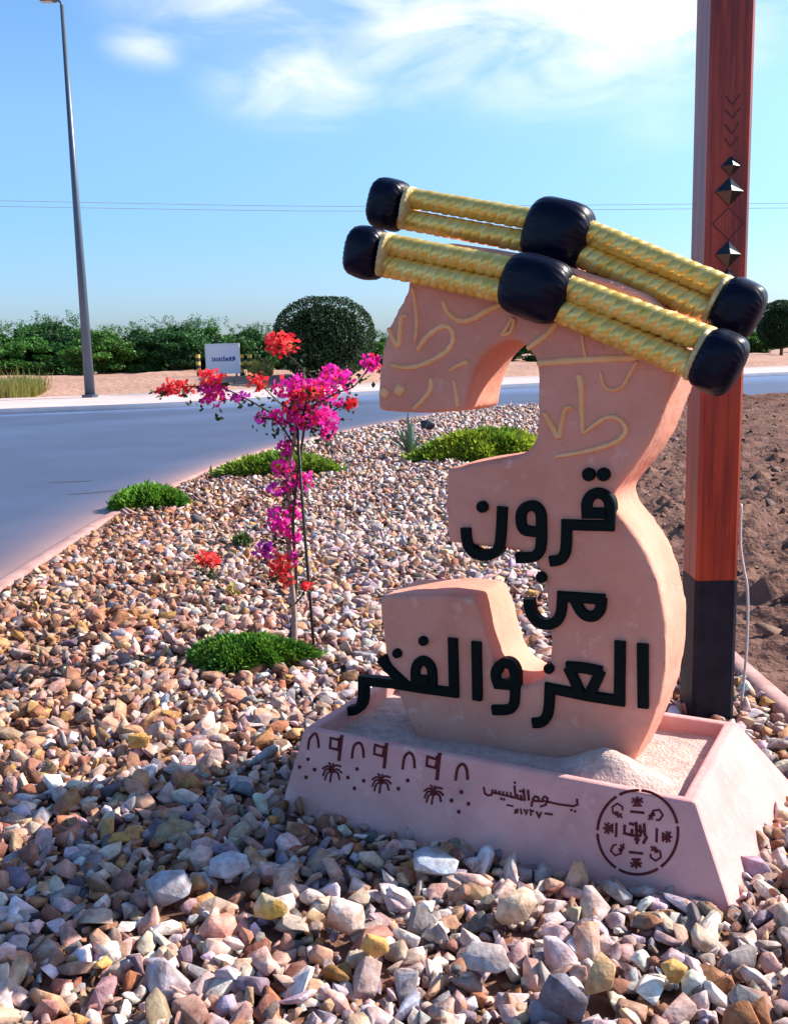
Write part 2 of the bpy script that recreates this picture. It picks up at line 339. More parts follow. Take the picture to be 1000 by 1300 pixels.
tag(mesh_np('earth', np.c_[X.ravel(), Y.ravel(), earthz(X, Y, dk).ravel()], grid_faces(len(ys2), len(us2)), M['earth'], smooth=False), kind='structure')
yk = np.linspace(-2, 27.8, 150); kp = np.c_[kerbx(yk), yk]; kn = np.tile([[1.0, 0]], (150, 1))
tag(strip('earth_kerb', kp, kn, [-.085, -.08, .01, .015], [-.06, .005, .01, -.06], M['kerb']), kind='structure')

# ------------------------------------------------------------------ monument frame: e right, m back, local (x, y, z)
E_ = np.array([.877, -.48, 0]); E_ /= np.linalg.norm(E_); M_ = np.array([.48, .877, 0]); M_ /= np.linalg.norm(M_); O_ = np.array([-.40, 3.16, 0])
def wor(x, y, z): return O_+E_*x+M_*y+np.array([0, 0, z])
def on_pl(X, Y, yl):
    d = ray(X, Y); t = (yl-(CAM-O_).dot(M_))/d.dot(M_); p = CAM+d*t-O_; return np.array([p.dot(E_), p[2]])
FACE = .33; DEP = .285
root = empty('numeral_monument', wor(.7, .4, 0), 'big pink numeral three standing in a sloped tray with dark raised lettering', 'monument')

# tray
def tray_pt(z, x0, x1, y0, y1): return [wor(x0, y0, z), wor(x1, y0, z), wor(x1, y1, z), wor(x0, y1, z)]
ZT = .24
t0 = tray_pt(-.06, -.012, 1.49, -.028, .86); t0[2] = wor(1.56, .90, -.06); t1 = tray_pt(ZT, .04, 1.345, .085, .75)
t2 = tray_pt(ZT, .075, 1.305, .115, .715); t3 = tray_pt(.05, .06, 1.32, .10, .73)
tb = MB(); q = lambda a, b: [(a*4+i, a*4+(i+1) % 4, b*4+(i+1) % 4, b*4+i) for i in range(4)]
tb.add(t0+t1+t2+t3, q(0, 1)+q(1, 2)+q(2, 3)+[(12, 13, 14, 15), (3, 2, 1, 0)])
tray = tb.build('base_tray', M['tray'], root, bevel=.009)
# sand in the tray
nx, ny = 90, 50; xs = np.linspace(.062, 1.318, nx); yl = np.linspace(.103, .727, ny); SX, SY = np.meshgrid(xs, yl)
SZ = .175+.03*fbm(SX*5, SY*5, 4)+.02*np.clip(SX-.6, 0, 1)
SZ += .085*np.exp(-(((SX-1.06)/.13)**2+((SY-.22)/.09)**2))*(1+.35*fbm(SX*22, SY*22, 3)) + .03*np.exp(-(((SX-.75)/.3)**2+((SY-.25)/.08)**2)) + .012*np.abs(fbm(SX*30, SY*30, 2))
P3 = O_+SX.ravel()[:, None]*E_+SY.ravel()[:, None]*M_; P3[:, 2] = SZ.ravel()
mesh_np('sand_fill', P3, grid_faces(ny, nx), M['sand'], root, smooth=True)

# numeral body
outline = [(478, 523), (478, 500), (481, 465), (487, 436), (494, 412), (504, 392), (516, 371), (519, 345), (524, 326), (536, 312), (570, 308), (620, 314), (680, 326), (730, 342), (775, 356), (817, 374), (846, 402), (860, 432), (862, 465),
           (852, 497), (840, 530), (826, 560), (808, 588), (790, 611), (778, 625), (776, 640), (784, 653), (803, 677), (820, 703), (835, 740), (844, 790), (845, 840), (838, 888), (823, 928), (804, 968), (794, 985),
           (560, 985), (530, 945), (516, 915), (504, 880), (493, 848), (486, 812), (482, 778), (481, 757),
           (520, 755), (560, 754), (601, 759), (609, 778), (617, 805), (626, 838), (640, 862), (660, 872), (680, 870), (692, 860), (697, 845), (698, 815), (694, 765), (688, 730), (678, 714), (656, 700), (588, 691), (567, 689), (565, 640), (566, 595), (600, 588), (650, 581), (670, 572), (679, 555), (683, 520), (682, 475), (676, 450), (662, 435), (645, 432), (624, 441), (608, 458), (598, 480), (592, 505), (590, 523), (535, 525)]
OL = np.array([on_pl(x, y, FACE) for x, y in outline])
k = len(OL)
V = [wor(u, FACE, v) for u, v in OL]+[wor(u, FACE+DEP, v) for u, v in OL]
nb = MB(); nb.add(V, [tuple(range(k)), tuple(range(2*k-1, k-1, -1))]+[(i, (i+1) % k, (i+1) % k+k, i+k) for i in range(k)])
num = nb.build('numeral', M['plaster'], root)
md = num.modifiers.new('remesh', 'REMESH'); md.mode = 'VOXEL'; md.voxel_size = .013; md.use_smooth_shade = True
md = num.modifiers.new('smooth', 'SMOOTH'); md.factor = .5; md.iterations = 6
tx = bpy.data.textures.new('plaster_lumps', 'CLOUDS'); tx.noise_scale = .22
md = num.modifiers.new('lumps', 'DISPLACE'); md.texture = tx; md.strength = .009; md.mid_level = .5; md.texture_coords = 'LOCAL'

# lettering in raised strokes on the face
emb_face = lambda u, v, h: wor(u, FACE-h, v)
PXM = 1/400.0
def Z(ox, oy, s): return lambda P: [on_pl(ox+s*a, oy+s*b, FACE) for a, b in P]
Z3 = Z(420, 540, .3); Z4 = Z(640, 540, .36); ZA = Z(470, 340, .21); ZB = Z(670, 380, .2)
_st = [0]
def rounded(P, keep=62, it=3):
    P = [np.array(p, float) for p in P]
    for _ in range(it):
        o = [P[0]]
        for i in range(1, len(P)-1):
            a, b = P[i]-P[i-1], P[i+1]-P[i]; la, lb = np.linalg.norm(a), np.linalg.norm(b)
            ang = math.degrees(math.acos(max(-1, min(1, a.dot(b)/(la*lb+1e-9)))))
            if ang > keep or ang < 4: o.append(P[i])
            else: o += [P[i]-a*.25, P[i]+b*.25]
        o.append(P[-1]); P = o
    return P
def letters(name, label, strokes, dots, parent=root, m='letter', w=13.0, t=.014):
    mb = MB()
    for zf, P, cl, sm in strokes:
        pts = zf(P)
        pts = rounded(pts)
        _st[0] += 1; h = t+.0009*(_st[0] % 9)
        prof = [(-.5, -.02-.0007*(_st[0] % 7)), (-.5, h-.004), (-.40, h), (.40, h), (.5, h-.004), (.5, -.02-.0007*(_st[0] % 7))]
        sweep(mb, pts, w/385, prof, emb_face, cl)
    for zf, P, r in dots:
        _st[0] += 1
        disc(mb, zf([P])[0], r/385, -.02, t+.0009*(_st[0] % 9), emb_face)
    return mb.build(name, M[m], parent)
letters('first_word', None, [
    (Z4, [(371, 366), (374, 300), (374, 272), (360, 246), (332, 235), (304, 247), (291, 275), (293, 308), (366, 308)], False, False),
    (Z4, [(389, 353), (300, 351), (222, 349), (220, 435), (213, 458), (198, 474), (163, 478)], False, False),
    (Z4, [(132, 320), (130, 302), (115, 284), (96, 281), (76, 288), (63, 305), (60, 330), (64, 356), (78, 372), (132, 374)], False, False),
    (Z4, [(133, 310), (134, 420), (124, 450), (104, 465), (45, 466)], False, False),
    (Z3, [(574, 432), (578, 492), (596, 530), (630, 548), (668, 550), (703, 535), (722, 500), (729, 342)], False, False)],
    [(Z4, (300, 172), 8), (Z4, (352, 172), 8), (Z3, (645, 343), 7.5)])
letters('second_word', None, [
    (Z4, [(86, 610), (90, 655), (112, 690), (148, 704), (184, 694), (203, 662), (206, 602), (270, 606), (357, 613)], False, False),
    (Z4, [(344, 608), (342, 645), (326, 668), (304, 674), (280, 665), (262, 640), (250, 612)], False, False)],
    [(Z4, (132, 535), 7)])
letters('third_word', None, [
    (Z4, [(489, 768), (491, 993)], False, False),
    (Z4, [(410, 758), (408, 968), (300, 952), (163, 924), (160, 1000), (150, 1030), (130, 1046), (103, 1046)], False, False),
    (Z4, [(222, 848), (284, 852), (348, 866)], False, False), (Z4, [(228, 850), (250, 895), (272, 945)], False, False), (Z4, [(342, 862), (326, 900), (300, 950)], False, False)],
    [(Z4, (160, 855), 6.5)])
letters('fourth_word', None, [
    (Z3, [(780, 1060), (778, 1035), (764, 1010), (740, 1002), (716, 1012), (700, 1036), (698, 1064), (708, 1092), (775, 1098)], False, False),
    (Z3, [(780, 1040), (782, 1160), (772, 1188), (752, 1202), (686, 1202)], False, False),
    (Z3, [(618, 913), (622, 1160)], False, False),
    (Z3, [(519, 898), (524, 1128), (400, 1112), (260, 1090), (138, 1078), (138, 1155), (128, 1188), (108, 1204), (80, 1206)], False, False),
    (Z3, [(434, 1110), (434, 1040), (424, 1008), (398, 990), (374, 1000), (361, 1030), (362, 1072), (430, 1076)], False, False),
    (Z3, [(212, 984), (258, 1036), (318, 1092)], False, False)],
    [(Z3, (395, 910), 6.5), (Z3, (285, 962), 6.5)])
# cream relief strokes
mb = MB()
def relief(zf, P, w, w2=None, h=.009):
    pts = catmull(zf(P), 6); k = len(pts); w2 = w if w2 is None else w2
    ws = [(w+(w2-w)*i/(k-1))*(.55+.45*min(1, 4*min(i, k-1-i)/(k-1)+.35))*(1+.12*sin(i*1.7))/385 for i in range(k)]
    sweep(mb, pts, ws, [(-.5, -.012), (-.5, h*.1), (-.36, h*.7), (-.12, h), (.12, h), (.36, h*.7), (.5, h*.1), (.5, -.012)], emb_face)
for P, w, w2 in [([(110, 365), (165, 470), (180, 390), (188, 305), (222, 290)], 8, 6), ([(258, 120), (272, 210), (282, 330), (272, 450)], 6, 4), ([(440, 200), (470, 270), (540, 320), (620, 308), (700, 262), (800, 220)], 7, 8),
                 ([(285, 500), (340, 420), (430, 355), (490, 372), (497, 450), (440, 520), (300, 590), (200, 602), (122, 585)], 8, 6), ([(475, 625), (530, 590), (592, 565)], 4, 7),
                 ([(368, 668), (362, 740), (310, 805), (262, 850)], 8, 5), ([(503, 672), (520, 760), (532, 838)], 4, 7), ([(862, 300), (820, 370), (795, 405)], 5, 5), ([(872, 308), (850, 385), (795, 408)], 5, 5)]: relief(ZA, P, w, w2)
for c, r in (((85, 755), 40), ((175, 740), 44)): disc(mb, ZA([c])[0], r*.21/385, -.012, .008, emb_face, n=4, ch=.3, ph=.2)
for P, w, w2 in [([(-5, 312), (80, 252), (140, 200), (185, 135)], 7, 8), ([(345, 225), (352, 300), (368, 362)], 3.5, 4), ([(60, 406), (300, 388), (500, 378), (722, 366)], 8.5, 8.5),
                 ([(460, 462), (485, 550), (540, 576), (600, 550), (650, 465), (692, 395)], 4.5, 4.5),
                 ([(322, 480), (338, 560), (340, 700), (348, 852)], 9, 6), ([(350, 852), (430, 790), (500, 750), (570, 756), (616, 812), (600, 870), (520, 920), (360, 966), (176, 996)], 5.5, 6),
                 ([(100, 718), (150, 800), (192, 882)], 7, 8), ([(196, 880), (215, 780), (240, 692), (290, 690)], 7, 5)]: relief(ZB, P, w, w2)
mb.build('relief_writing', M['cream'], root, smooth=True)

# painted marks on the front of the tray
a0, a1, b0 = t0[0], t0[1], t1[0]
fe = E_.copy(); fv = (b0-a0)-E_*((b0-a0).dot(E_)); fv /= np.linalg.norm(fv); fnrm = np.cross(fe, fv)
if fnrm.dot(M_) > 0: fnrm = -fnrm
def on_front(X, Y):
    d = ray(X, Y); t = (a0-CAM).dot(fnrm)/d.dot(fnrm); p = CAM+d*t-a0; return np.array([p.dot(fe), p.dot(fv)])
emb_front = lambda u, v, h: a0+fe*u+fv*v+fnrm*h
def ZF(ox, oy, s): return lambda P: [on_front(ox+s*a, oy+s*b) for a, b in P]
ZC = ZF(370, 915, .25); ZD = ZF(600, 960, .3)
_sn = [0]
def ink(mb, pts, w, closed=False, sm=0):
    if sm: pts = catmull(pts, sm, closed)
    _sn[0] += 1; h = .0012+.00022*(_sn[0] % 8); b = -.002-.0002*(_sn[0] % 7)
    sweep(mb, pts, w/430, [(-.5, b), (-.5, h), (.5, h), (.5, b)], emb_front, closed)
def inkdot(mb, c, r):
    _sn[0] += 1; disc(mb, c, r/430, -.002, .0012+.00022*(_sn[0] % 8), emb_front, n=10, ch=.02)
def mark(name, draw):
    b_ = MB(); draw(b_); b_.build(name, M['ink'], tray)
for P in [[(85, 147), (92, 95), (120, 65), (134, 92), (139, 138)], [(307, 192), (317, 130), (344, 112), (362, 138), (367, 188)], [(564, 248), (574, 185), (600, 162), (620, 188), (626, 242)], [(832, 304), (844, 240), (869, 220), (888, 244), (894, 300)]]:
    mark('painted_arch', lambda b_: ink(b_, ZC(P), 3.8, sm=4))
for P, Rr in [([(256, 72), (241, 204)], [(200, 88), (243, 98), (238, 148), (196, 138)]), ([(483, 113), (470, 243)], [(424, 122), (470, 137), (462, 180), (420, 168)]), ([(752, 163), (738, 302)], [(690, 182), (740, 197), (730, 240), (686, 228)])]:
    mark('painted_flag', lambda b_: (ink(b_, ZC(P), 5.2), ink(b_, ZC(Rr), 3.4, True), ink(b_, ZC([(P[0][0]-20, P[0][1]+18), (P[0][0]+4, P[0][1]+26)]), 3)))
def draw_palm(b_, cx, cy):
    for P in [[(0, 0), (-20, -25), (-48, -10)], [(0, -2), (-28, -8), (-45, 25)], [(0, 5), (-22, 10), (-36, 48)], [(0, 0), (18, -28), (48, -22)], [(0, -2), (30, -8), (52, 12)], [(0, 5), (28, 8), (40, 45)], [(0, 8), (-5, 30), (-8, 58)], [(0, -8), (-6, -30), (-16, -42)], [(2, -6), (8, -28), (6, -40)]]:
        ink(b_, ZC([(cx+a, cy+b) for a, b in P]), 2.7, sm=4)
    inkdot(b_, ZC([(cx, cy)])[0], 4)
for cx, cy in ((205, 255), (455, 310), (720, 368)): mark('painted_palm', lambda b_: draw_palm(b_, cx, cy))
for c in [(85, 195), (42, 235), (118, 248), (75, 287), (333, 245), (287, 288), (367, 305), (320, 343), (590, 303), (543, 345), (862, 362), (812, 405), (898, 422), (849, 462)]: mark('painted_dot', lambda b_: inkdot(b_, ZC([c])[0], 2.8))
wm = MB()
for P, w in [([(440, 180), (442, 205), (425, 212), (360, 203), (312, 192)], 2.6), ([(314, 192), (316, 178), (304, 170), (294, 180), (300, 190), (314, 192), (308, 206), (284, 214)], 2.6), ([(296, 192), (280, 190), (276, 174), (262, 170), (254, 182), (262, 190), (278, 190)], 2.8), ([(258, 184), (250, 194), (248, 214)], 2.6),
             ([(233, 142), (237, 188)], 3), ([(214, 138), (219, 184), (206, 184), (202, 164)], 3), ([(206, 182), (190, 180), (188, 160)], 2.8), ([(176, 124), (181, 176), (160, 172)], 3), ([(162, 172), (160, 152)], 2.4), ([(162, 172), (146, 168), (144, 150)], 2.4), ([(146, 168), (130, 165), (128, 148)], 2.4), ([(130, 165), (114, 160), (112, 146)], 2.4), ([(114, 160), (98, 156), (96, 142)], 2.4), ([(98, 158), (84, 154), (82, 140)], 2.4),
             ([(84, 150), (78, 164), (62, 166), (50, 156), (46, 130)], 2.8),
             ([(142, 206), (172, 212)], 2.2), ([(178, 245), (180, 228), (190, 226), (188, 238), (180, 236)], 2.2), ([(202, 222), (206, 246)], 2.4), ([(216, 224), (226, 244), (232, 226)], 2.2), ([(246, 252), (244, 228), (252, 234), (258, 230)], 2.2), ([(268, 234), (280, 258), (290, 236)], 2.3), ([(304, 242), (338, 247)], 2.4)]: ink(wm, ZD(P), w)
for c in [(416, 228), (432, 233), (200, 148), (211, 150), (178, 112), (120, 180), (132, 183)]: inkdot(wm, ZD([c])[0], 1.7)
wm.build('painted_writing', M['ink'], tray)
em = MB(); ex, ey, erx, ery = 697, 322, 170, 178
for a, b in ((-85, -12), (-8, 55), (60, 118), (123, 178), (183, 238), (243, 272)):
    ink(em, ZD([(ex+erx*cos(R(t)), ey+ery*sin(R(t))) for t in np.linspace(a, b, 16)]), 3.2)
def eg(strokes, cx, cy, rot, w=2.2):
    c_, s_ = cos(R(rot)), sin(R(rot))
    for P in strokes: ink(em, ZD([(cx+a*c_-b*s_, cy+a*s_+b*c_) for a, b in P]), w)
palm = [[(0, 18), (0, -18)], [(-22, -10), (0, 0), (22, -10)], [(-24, 8), (-4, -6), (4, -6), (24, 8)], [(-12, 20), (-6, 0)], [(12, 20), (6, 0)], [(-20, 22), (20, 22)]]
bar = [[(-30, 0), (30, 2)]]
hook = [[(18, 22), (-14, 18), (-26, -4), (-10, -26), (14, -20), (20, -6)], [(0, 6), (14, 20), (30, 24)], [(22, 8), (10, 30)], [(-6, 8), (4, 24)]]
eg(palm, 695, 188, 0); eg(bar, 695, 236, 4, 3); eg(palm, 690, 458, 180); eg(bar, 690, 410, 184, 3)
eg(palm, 568, 305, -90); eg(bar, 607, 312, 90, 3); eg(palm, 825, 342, 90); eg(bar, 778, 335, 90, 3)
eg(hook, 612, 228, 20); eg(hook, 775, 250, 110); eg(hook, 610, 395, -80); eg(hook, 772, 415, 200)
eg([[(-48, -30), (-50, 6), (-20, 14), (-16, -12)], [(-30, -36), (-8, -30)], [(-20, 14), (10, 18), (22, 14)], [(0, -42), (4, 52)], [(16, -30), (20, 12)], [(34, -36), (36, 10), (44, 24), (30, 50)], [(8, -4), (34, -2)], [(-8, 30), (16, 34)]], 690, 320, 0, 3.4)
em.build('round_emblem', M['ink'], tray)

# ------------------------------------------------------------------ gold and black bundles
def pl3(X, Y, yl):
    u, v = on_pl(X, Y, yl); return wor(u, yl, v)
def rod(name, a, b, yl, r, parent, seed):
    p = pl3(*a, yl); q = pl3(*b, yl); d = q-p; L = np.linalg.norm(d); t = d/L
    a1 = np.cross(t, M_); a1 /= np.linalg.norm(a1); b1 = np.cross(t, a1)
    ns = int(L/.002); nt = 28; rs = np.random.RandomState(seed); ph = rs.rand()*6
    S, T = np.meshgrid(np.linspace(0, 1, ns), np.arange(nt)*2*pi/nt, indexing='ij')
    jit = .35*np.sin(S*9+ph)+.2*np.sin(S*23+ph*2)
    saw = ((S*L/.034+T/(2*pi)*3.0+jit*.35) % 1.0)
    dg = np.minimum(saw, 1-saw); prof = 1-np.exp(-(dg/.13)**2)-.22*saw
    rr = r*(.83+.10*prof+.012*np.sin(T*3+S*30)+.012*np.sin(S*55+T*2+ph))
    P = p+S[..., None]*d+rr[..., None]*(np.cos(T)[..., None]*a1+np.sin(T)[..., None]*b1)
    i = np.arange(ns-1)[:, None]*nt; j = np.arange(nt)[None]; j2 = (j+1) % nt
    F_ = np.stack([(i+j).ravel(), (i+j2).ravel(), (i+nt+j2).ravel(), (i+nt+j).ravel()], 1)
    return mesh_np(name, P.reshape(-1, 3), F_, M['gold'], parent, smooth=True)
def barrel(name, c, ang, w, h, dep, yl, m, parent, seed, ridge=.02, ex=3.2):
    p = pl3(*c, yl); s = math.hypot(*(np.array(on_pl(c[0]+1, c[1], yl))-on_pl(*c, yl)))
    t = pl3(c[0]+10*cos(R(ang)), c[1]+10*sin(R(ang)), yl)-p; t /= np.linalg.norm(t); a1 = np.cross(M_, t); a1 /= np.linalg.norm(a1); 
    hw, hh, hd = w/2/410, h/2/425, dep/2*.95
    ns, nt = 33, 96; rs = np.random.RandomState(seed); ph = rs.rand(8)*6
    S = np.sin(np.linspace(-pi/2, pi/2, ns)); S = S[:, None]; T = (np.arange(nt)*2*pi/nt)[None]
    rad = np.maximum(0, 1-np.abs(S)**ex)**(1/ex)
    c_, s_ = np.cos(T), np.sin(T); sq = (np.abs(c_)**2.7+np.abs(s_)**2.7)**(-1/2.7)
    edge = np.clip((np.abs(S)-.35)/.4, 0, 1)
    rr = rad*sq*(1+ridge*edge*np.sin(T*26+1.2*np.sin(T*3+ph[0]))+ridge*.5*np.sin(T*41+ph[1]+3*S)*edge+.012*np.sin(T*5+S*4+ph[2]))
    P = p+(S*hw+0*T)[..., None]*t+(rr*c_*hh)[..., None]*a1+(rr*s_*hd)[..., None]*M_
    i = np.arange(ns-1)[:, None]*nt; j = np.arange(nt)[None]; j2 = (j+1) % nt
    F_ = np.stack([(i+j).ravel(), (i+j2).ravel(), (i+nt+j2).ravel(), (i+nt+j).ravel()], 1)
    return mesh_np(name, P.reshape(-1, 3), F_, M[m], parent, smooth=True)
def bundle(label, yl, caps, band, rods, collars, rr, seed):
    t = empty('gold_bundle', pl3(*band[0], yl), label, 'ornament', 'gold bundles on top of the numeral')
    for c, a, w, h in caps: barrel('end_cap', c, a, w, h, .165, yl, 'black', t, seed); seed += 1
    barrel('middle_band', band[0], band[1], band[2], band[3], .19, yl, 'black', t, seed, ridge=.016)
    for a, b, s in rods:
        seed += 1; rod('ribbed_rod', a, b, yl, s/2/385, t, seed)
    for c, a, w, h in collars: barrel('collar', c, a, w, h, .13, yl, 'goldrim', t, seed, ridge=.03, ex=4)
bundle('front gold bundle, the lower one, its black band nearest the writing', .285,
       [((466, 321), 13, 52, 72), ((912, 460), 24, 52, 76)], ((681, 366), 17, 88, 82),
       [((478, 308), (660, 343), 30), ((470, 333), (650, 372), 32), ((700, 358), (905, 434), 33), ((696, 387), (890, 470), 34)],
       [((492, 324), 11, 9, 60), ((886, 450), 24, 10, 66)], .04, 3)
bundle('rear gold bundle, the upper one, resting behind the front bundle', .455,
       [((494, 260), 12, 52, 72), ((936, 393), 23, 54, 74)], ((708, 297), 16, 86, 90),
       [((508, 249), (690, 281), 28), ((500, 276), (680, 309), 29), ((730, 288), (925, 368), 32), ((720, 316), (912, 401), 33)],
       [((520, 264), 11, 9, 58), ((909, 382), 24, 9, 62)], .04, 23)

# ------------------------------------------------------------------ wooden post
PB = on_z(905, 909, 0); PB = np.array([1.283, 3.85, 0.0])
post = empty('wooden_post', PB, 'tall dark red wooden post with black foot and diamond studs behind the numeral', 'post')
pyaw = R(-1); pe = np.array([cos(pyaw), sin(pyaw), 0]); pmv = np.array([-sin(pyaw), cos(pyaw), 0])
HW, PD = .082, .20
pa = lambda x, y, z: PB+pe*x+pmv*y+np.array([0, 0, z])
pb_ = MB()
ch = .012
sec = [(-HW, ch), (-HW+ch, 0), (HW-ch, 0), (HW, ch), (HW, PD-ch), (HW-ch, PD), (-HW+ch, PD), (-HW, PD-ch)]
V = [pa(x, y, z) for z in (.565, 4.6) for x, y in sec]; pb_.add(V, [(i, (i+1) % 8, 8+(i+1) % 8, 8+i) for i in range(8)]+[tuple(range(8)), tuple(range(8, 16))])
shaft = pb_.build('shaft', M['post'], post)
sb = MB(); g_ = .003
sec2 = [(-HW-g_, ch), (-HW+ch, -g_), (HW-ch, -g_), (HW+g_, ch), (HW+g_, PD-ch), (HW-ch, PD+g_), (-HW+ch, PD+g_), (-HW-g_, PD-ch)]
V = [pa(x, y, z) for z in (-.1, .567) for x, y in sec2]; sb.add(V, [(i, (i+1) % 8, 8+(i+1) % 8, 8+i) for i in range(8)]+[tuple(range(8)), tuple(range(8, 16))])
sb.build('black_foot', M['sleeve'], post)
rb = MB(); rb.box((HW+.002, .09, .92), (HW+.024, .17, 4.0), pa); rb.build('rear_board', M['post'], post, bevel=.003)
def on_post(X, Y):
    d = ray(X, Y); t = (PB-CAM).dot(pmv)/d.dot(pmv); p = CAM+d*t-PB; return np.array([p.dot(pe), p[2]])
def ZP(P): return [on_post(840+.2925*a, .2925*b) for a, b in P]
emb_post = lambda u, v, h: pa(u, -h, v)
def centre_u(P):   # keep the marks on the post's own middle line
    return P
for P in [[(275, 418), (305, 455), (336, 408)], [(272, 474), (305, 514), (336, 468)], [(270, 538), (303, 580), (333, 530)], [(268, 598), (296, 636), (328, 594)]]:
    gm = MB(); sweep(gm, ZP(P), .006, [(-.5, -.004), (-.5, .0012), (.5, .0012), (.5, -.004)], emb_post); gm.build('carved_chevron', M['groove'], post)
gm = MB(); sweep(gm, ZP([(287, 902), (355, 968), (287, 1042), (218, 972)]), .005, [(-.5, -.004), (-.5, .0014), (.5, .0014), (.5, -.004)], emb_post, True)
gm.build('carved_diamond', M['groove'], post)
for c, hx, hy in [((297, 722), 42, 40), ((290, 832), 58, 58), ((284, 1105), 54, 56), ((281, 1215), 46, 46)]:
    (u, v), = ZP([c]); wu = hx*.2925/325; wvv = hy*.2925/325
    s_ = MB(); ring = [(u-wu, v), (u, v-wvv), (u+wu, v), (u, v+wvv)]
    s_.add([emb_post(*p, -.004) for p in ring]+[emb_post(*p, .006) for p in ring]+[emb_post(u, v, .034)], [(0, 1, 2, 3)]+[(i, (i+1) % 4, 4+(i+1) % 4, 4+i) for i in range(4)]+[(4+i, 4+(i+1) % 4, 8) for i in range(4)])
    s_.build('stud', M['stud'], post)

# cable hanging by the post
cb = MB(); cb.tube(catmull([on_y(x, y, 3.96) for x, y in [(940, 640), (939, 690), (943, 720), (948, 750), (948, 800), (945, 850), (940, 895), (937, 925)]], 5), .006, 6)
tag(cb.build('cable', M['cable'], smooth=True, origin=on_y(937, 920, 3.96)), 'thin white cable hanging down beside the red post', 'cable')

# ------------------------------------------------------------------ gravel
def stone_proto(seed, npts, bev):
    rs = np.random.RandomState(seed); bm = bmesh.new()
    P = rs.normal(size=(npts, 3)); P /= np.linalg.norm(P, axis=1)[:, None]; P *= (.84+.20*rs.rand(npts))[:, None]
    P = P*np.array([1, .78, .6])
    if bev:                       # blocky: push towards a box
        P = np.sign(P)*np.abs(P)**.78
    for p in P: bm.verts.new(p)
    r = bmesh.ops.convex_hull(bm, input=bm.verts)
    for v in [v for v in bm.verts if not v.link_faces]: bm.verts.remove(v)
    bmesh.ops.dissolve_limit(bm, angle_limit=R(16), verts=bm.verts, edges=bm.edges)
    if bev: bmesh.ops.bevel(bm, geom=list(bm.edges), offset=.032, segments=1, affect='EDGES')
    bmesh.ops.triangulate(bm, faces=bm.faces)
    bm.verts.ensure_lookup_table(); bm.verts.index_update()
    V = np.array([v.co[:] for v in bm.verts]); F_ = np.array([[v.index for v in f.verts] for f in bm.faces]); bm.free(); return V, F_
near_protos = [stone_proto(100+i, 11+i % 6, True) for i in range(36)]
mid_protos = [stone_proto(200+i, 11, False) for i in range(16)]
far_protos = [stone_proto(300+i, 8, False) for i in range(10)]
PAL = np.array([(.74, .58, .52), (.68, .50, .43), (.62, .41, .32), (.56, .35, .24), (.46, .21, .11), (.60, .33, .12), (.26, .22, .25), (.42, .39, .43), (.82, .75, .71), (.30, .14, .09), (.64, .54, .54), (.54, .28, .18)])
W_pale = np.array([5, 4.5, 3.5, 2.6, 1.0, .6, 2.2, 3.4, 5.5, .9, 3.4, 1.0]); W_tan = np.array([1.8, 3, 5, 6, 5, 2.2, 1.2, .8, .9, 3.6, .6, 5])
rs = np.random.RandomState(11)
bpts = [(on_z(*p, .02)[:2], w) for p, w in []]
FEATURE = [  # label, pixel, width px, height px, colour, tilt
 ('large flat stone coloured blue-grey for the shade just below the tray front', (553, 1092), 66, .55, (.40, .46, .55), 4),  # blue of the shade put into the stone's base colour
 ('cream white block stone with a rusty brown left side', (434, 1164), 66, .8, (.70, .57, .50), 12),
 ('rough orange ochre stone in the foreground left of the long flat grey stone', (474, 1200), 42, .8, (.66, .38, .12), 25),
 ('pale yellow cream boulder, the largest yellow stone in front of the tray', (655, 1152), 62, .75, (.62, .48, .34), -8),
 ('long ochre stone standing on end near the bottom edge', (758, 1240), 62, .55, (.56, .38, .20), 62),
 ('small bright amber stone among grey ones below the round emblem', (855, 1232), 36, .75, (.62, .38, .12), 10),
 ('wedge stone coloured blue-grey for the monument shadow at left', (212, 1127), 66, .7, (.36, .38, .44), -6),  # the shadow's blue cast is painted into the stone colour
 ('pale oval stone coloured blue-grey for the shadow, right of the wedge stone', (290, 1099), 62, .5, (.46, .50, .58), 3),  # bluish shadow tone painted into its colour
 ('stone with yellow streaks at the sunlit edge of the monument shadow', (345, 1148), 50, .8, (.58, .48, .32), -20),
 ('long flat grey stone in the sunny foreground', (622, 1214), 78, .4, (.46, .40, .39), 5),
 ('small orange stone on the sunny gravel left of the tray', (176, 940), 32, .7, (.66, .36, .10), 5),
 ('dark slate grey stone near the bottom edge beside the ochre stone', (718, 1268), 66, .8, (.17, .16, .20), 30)]
feat_xy = []
VV, FF, CC = [], [], []; off = 0
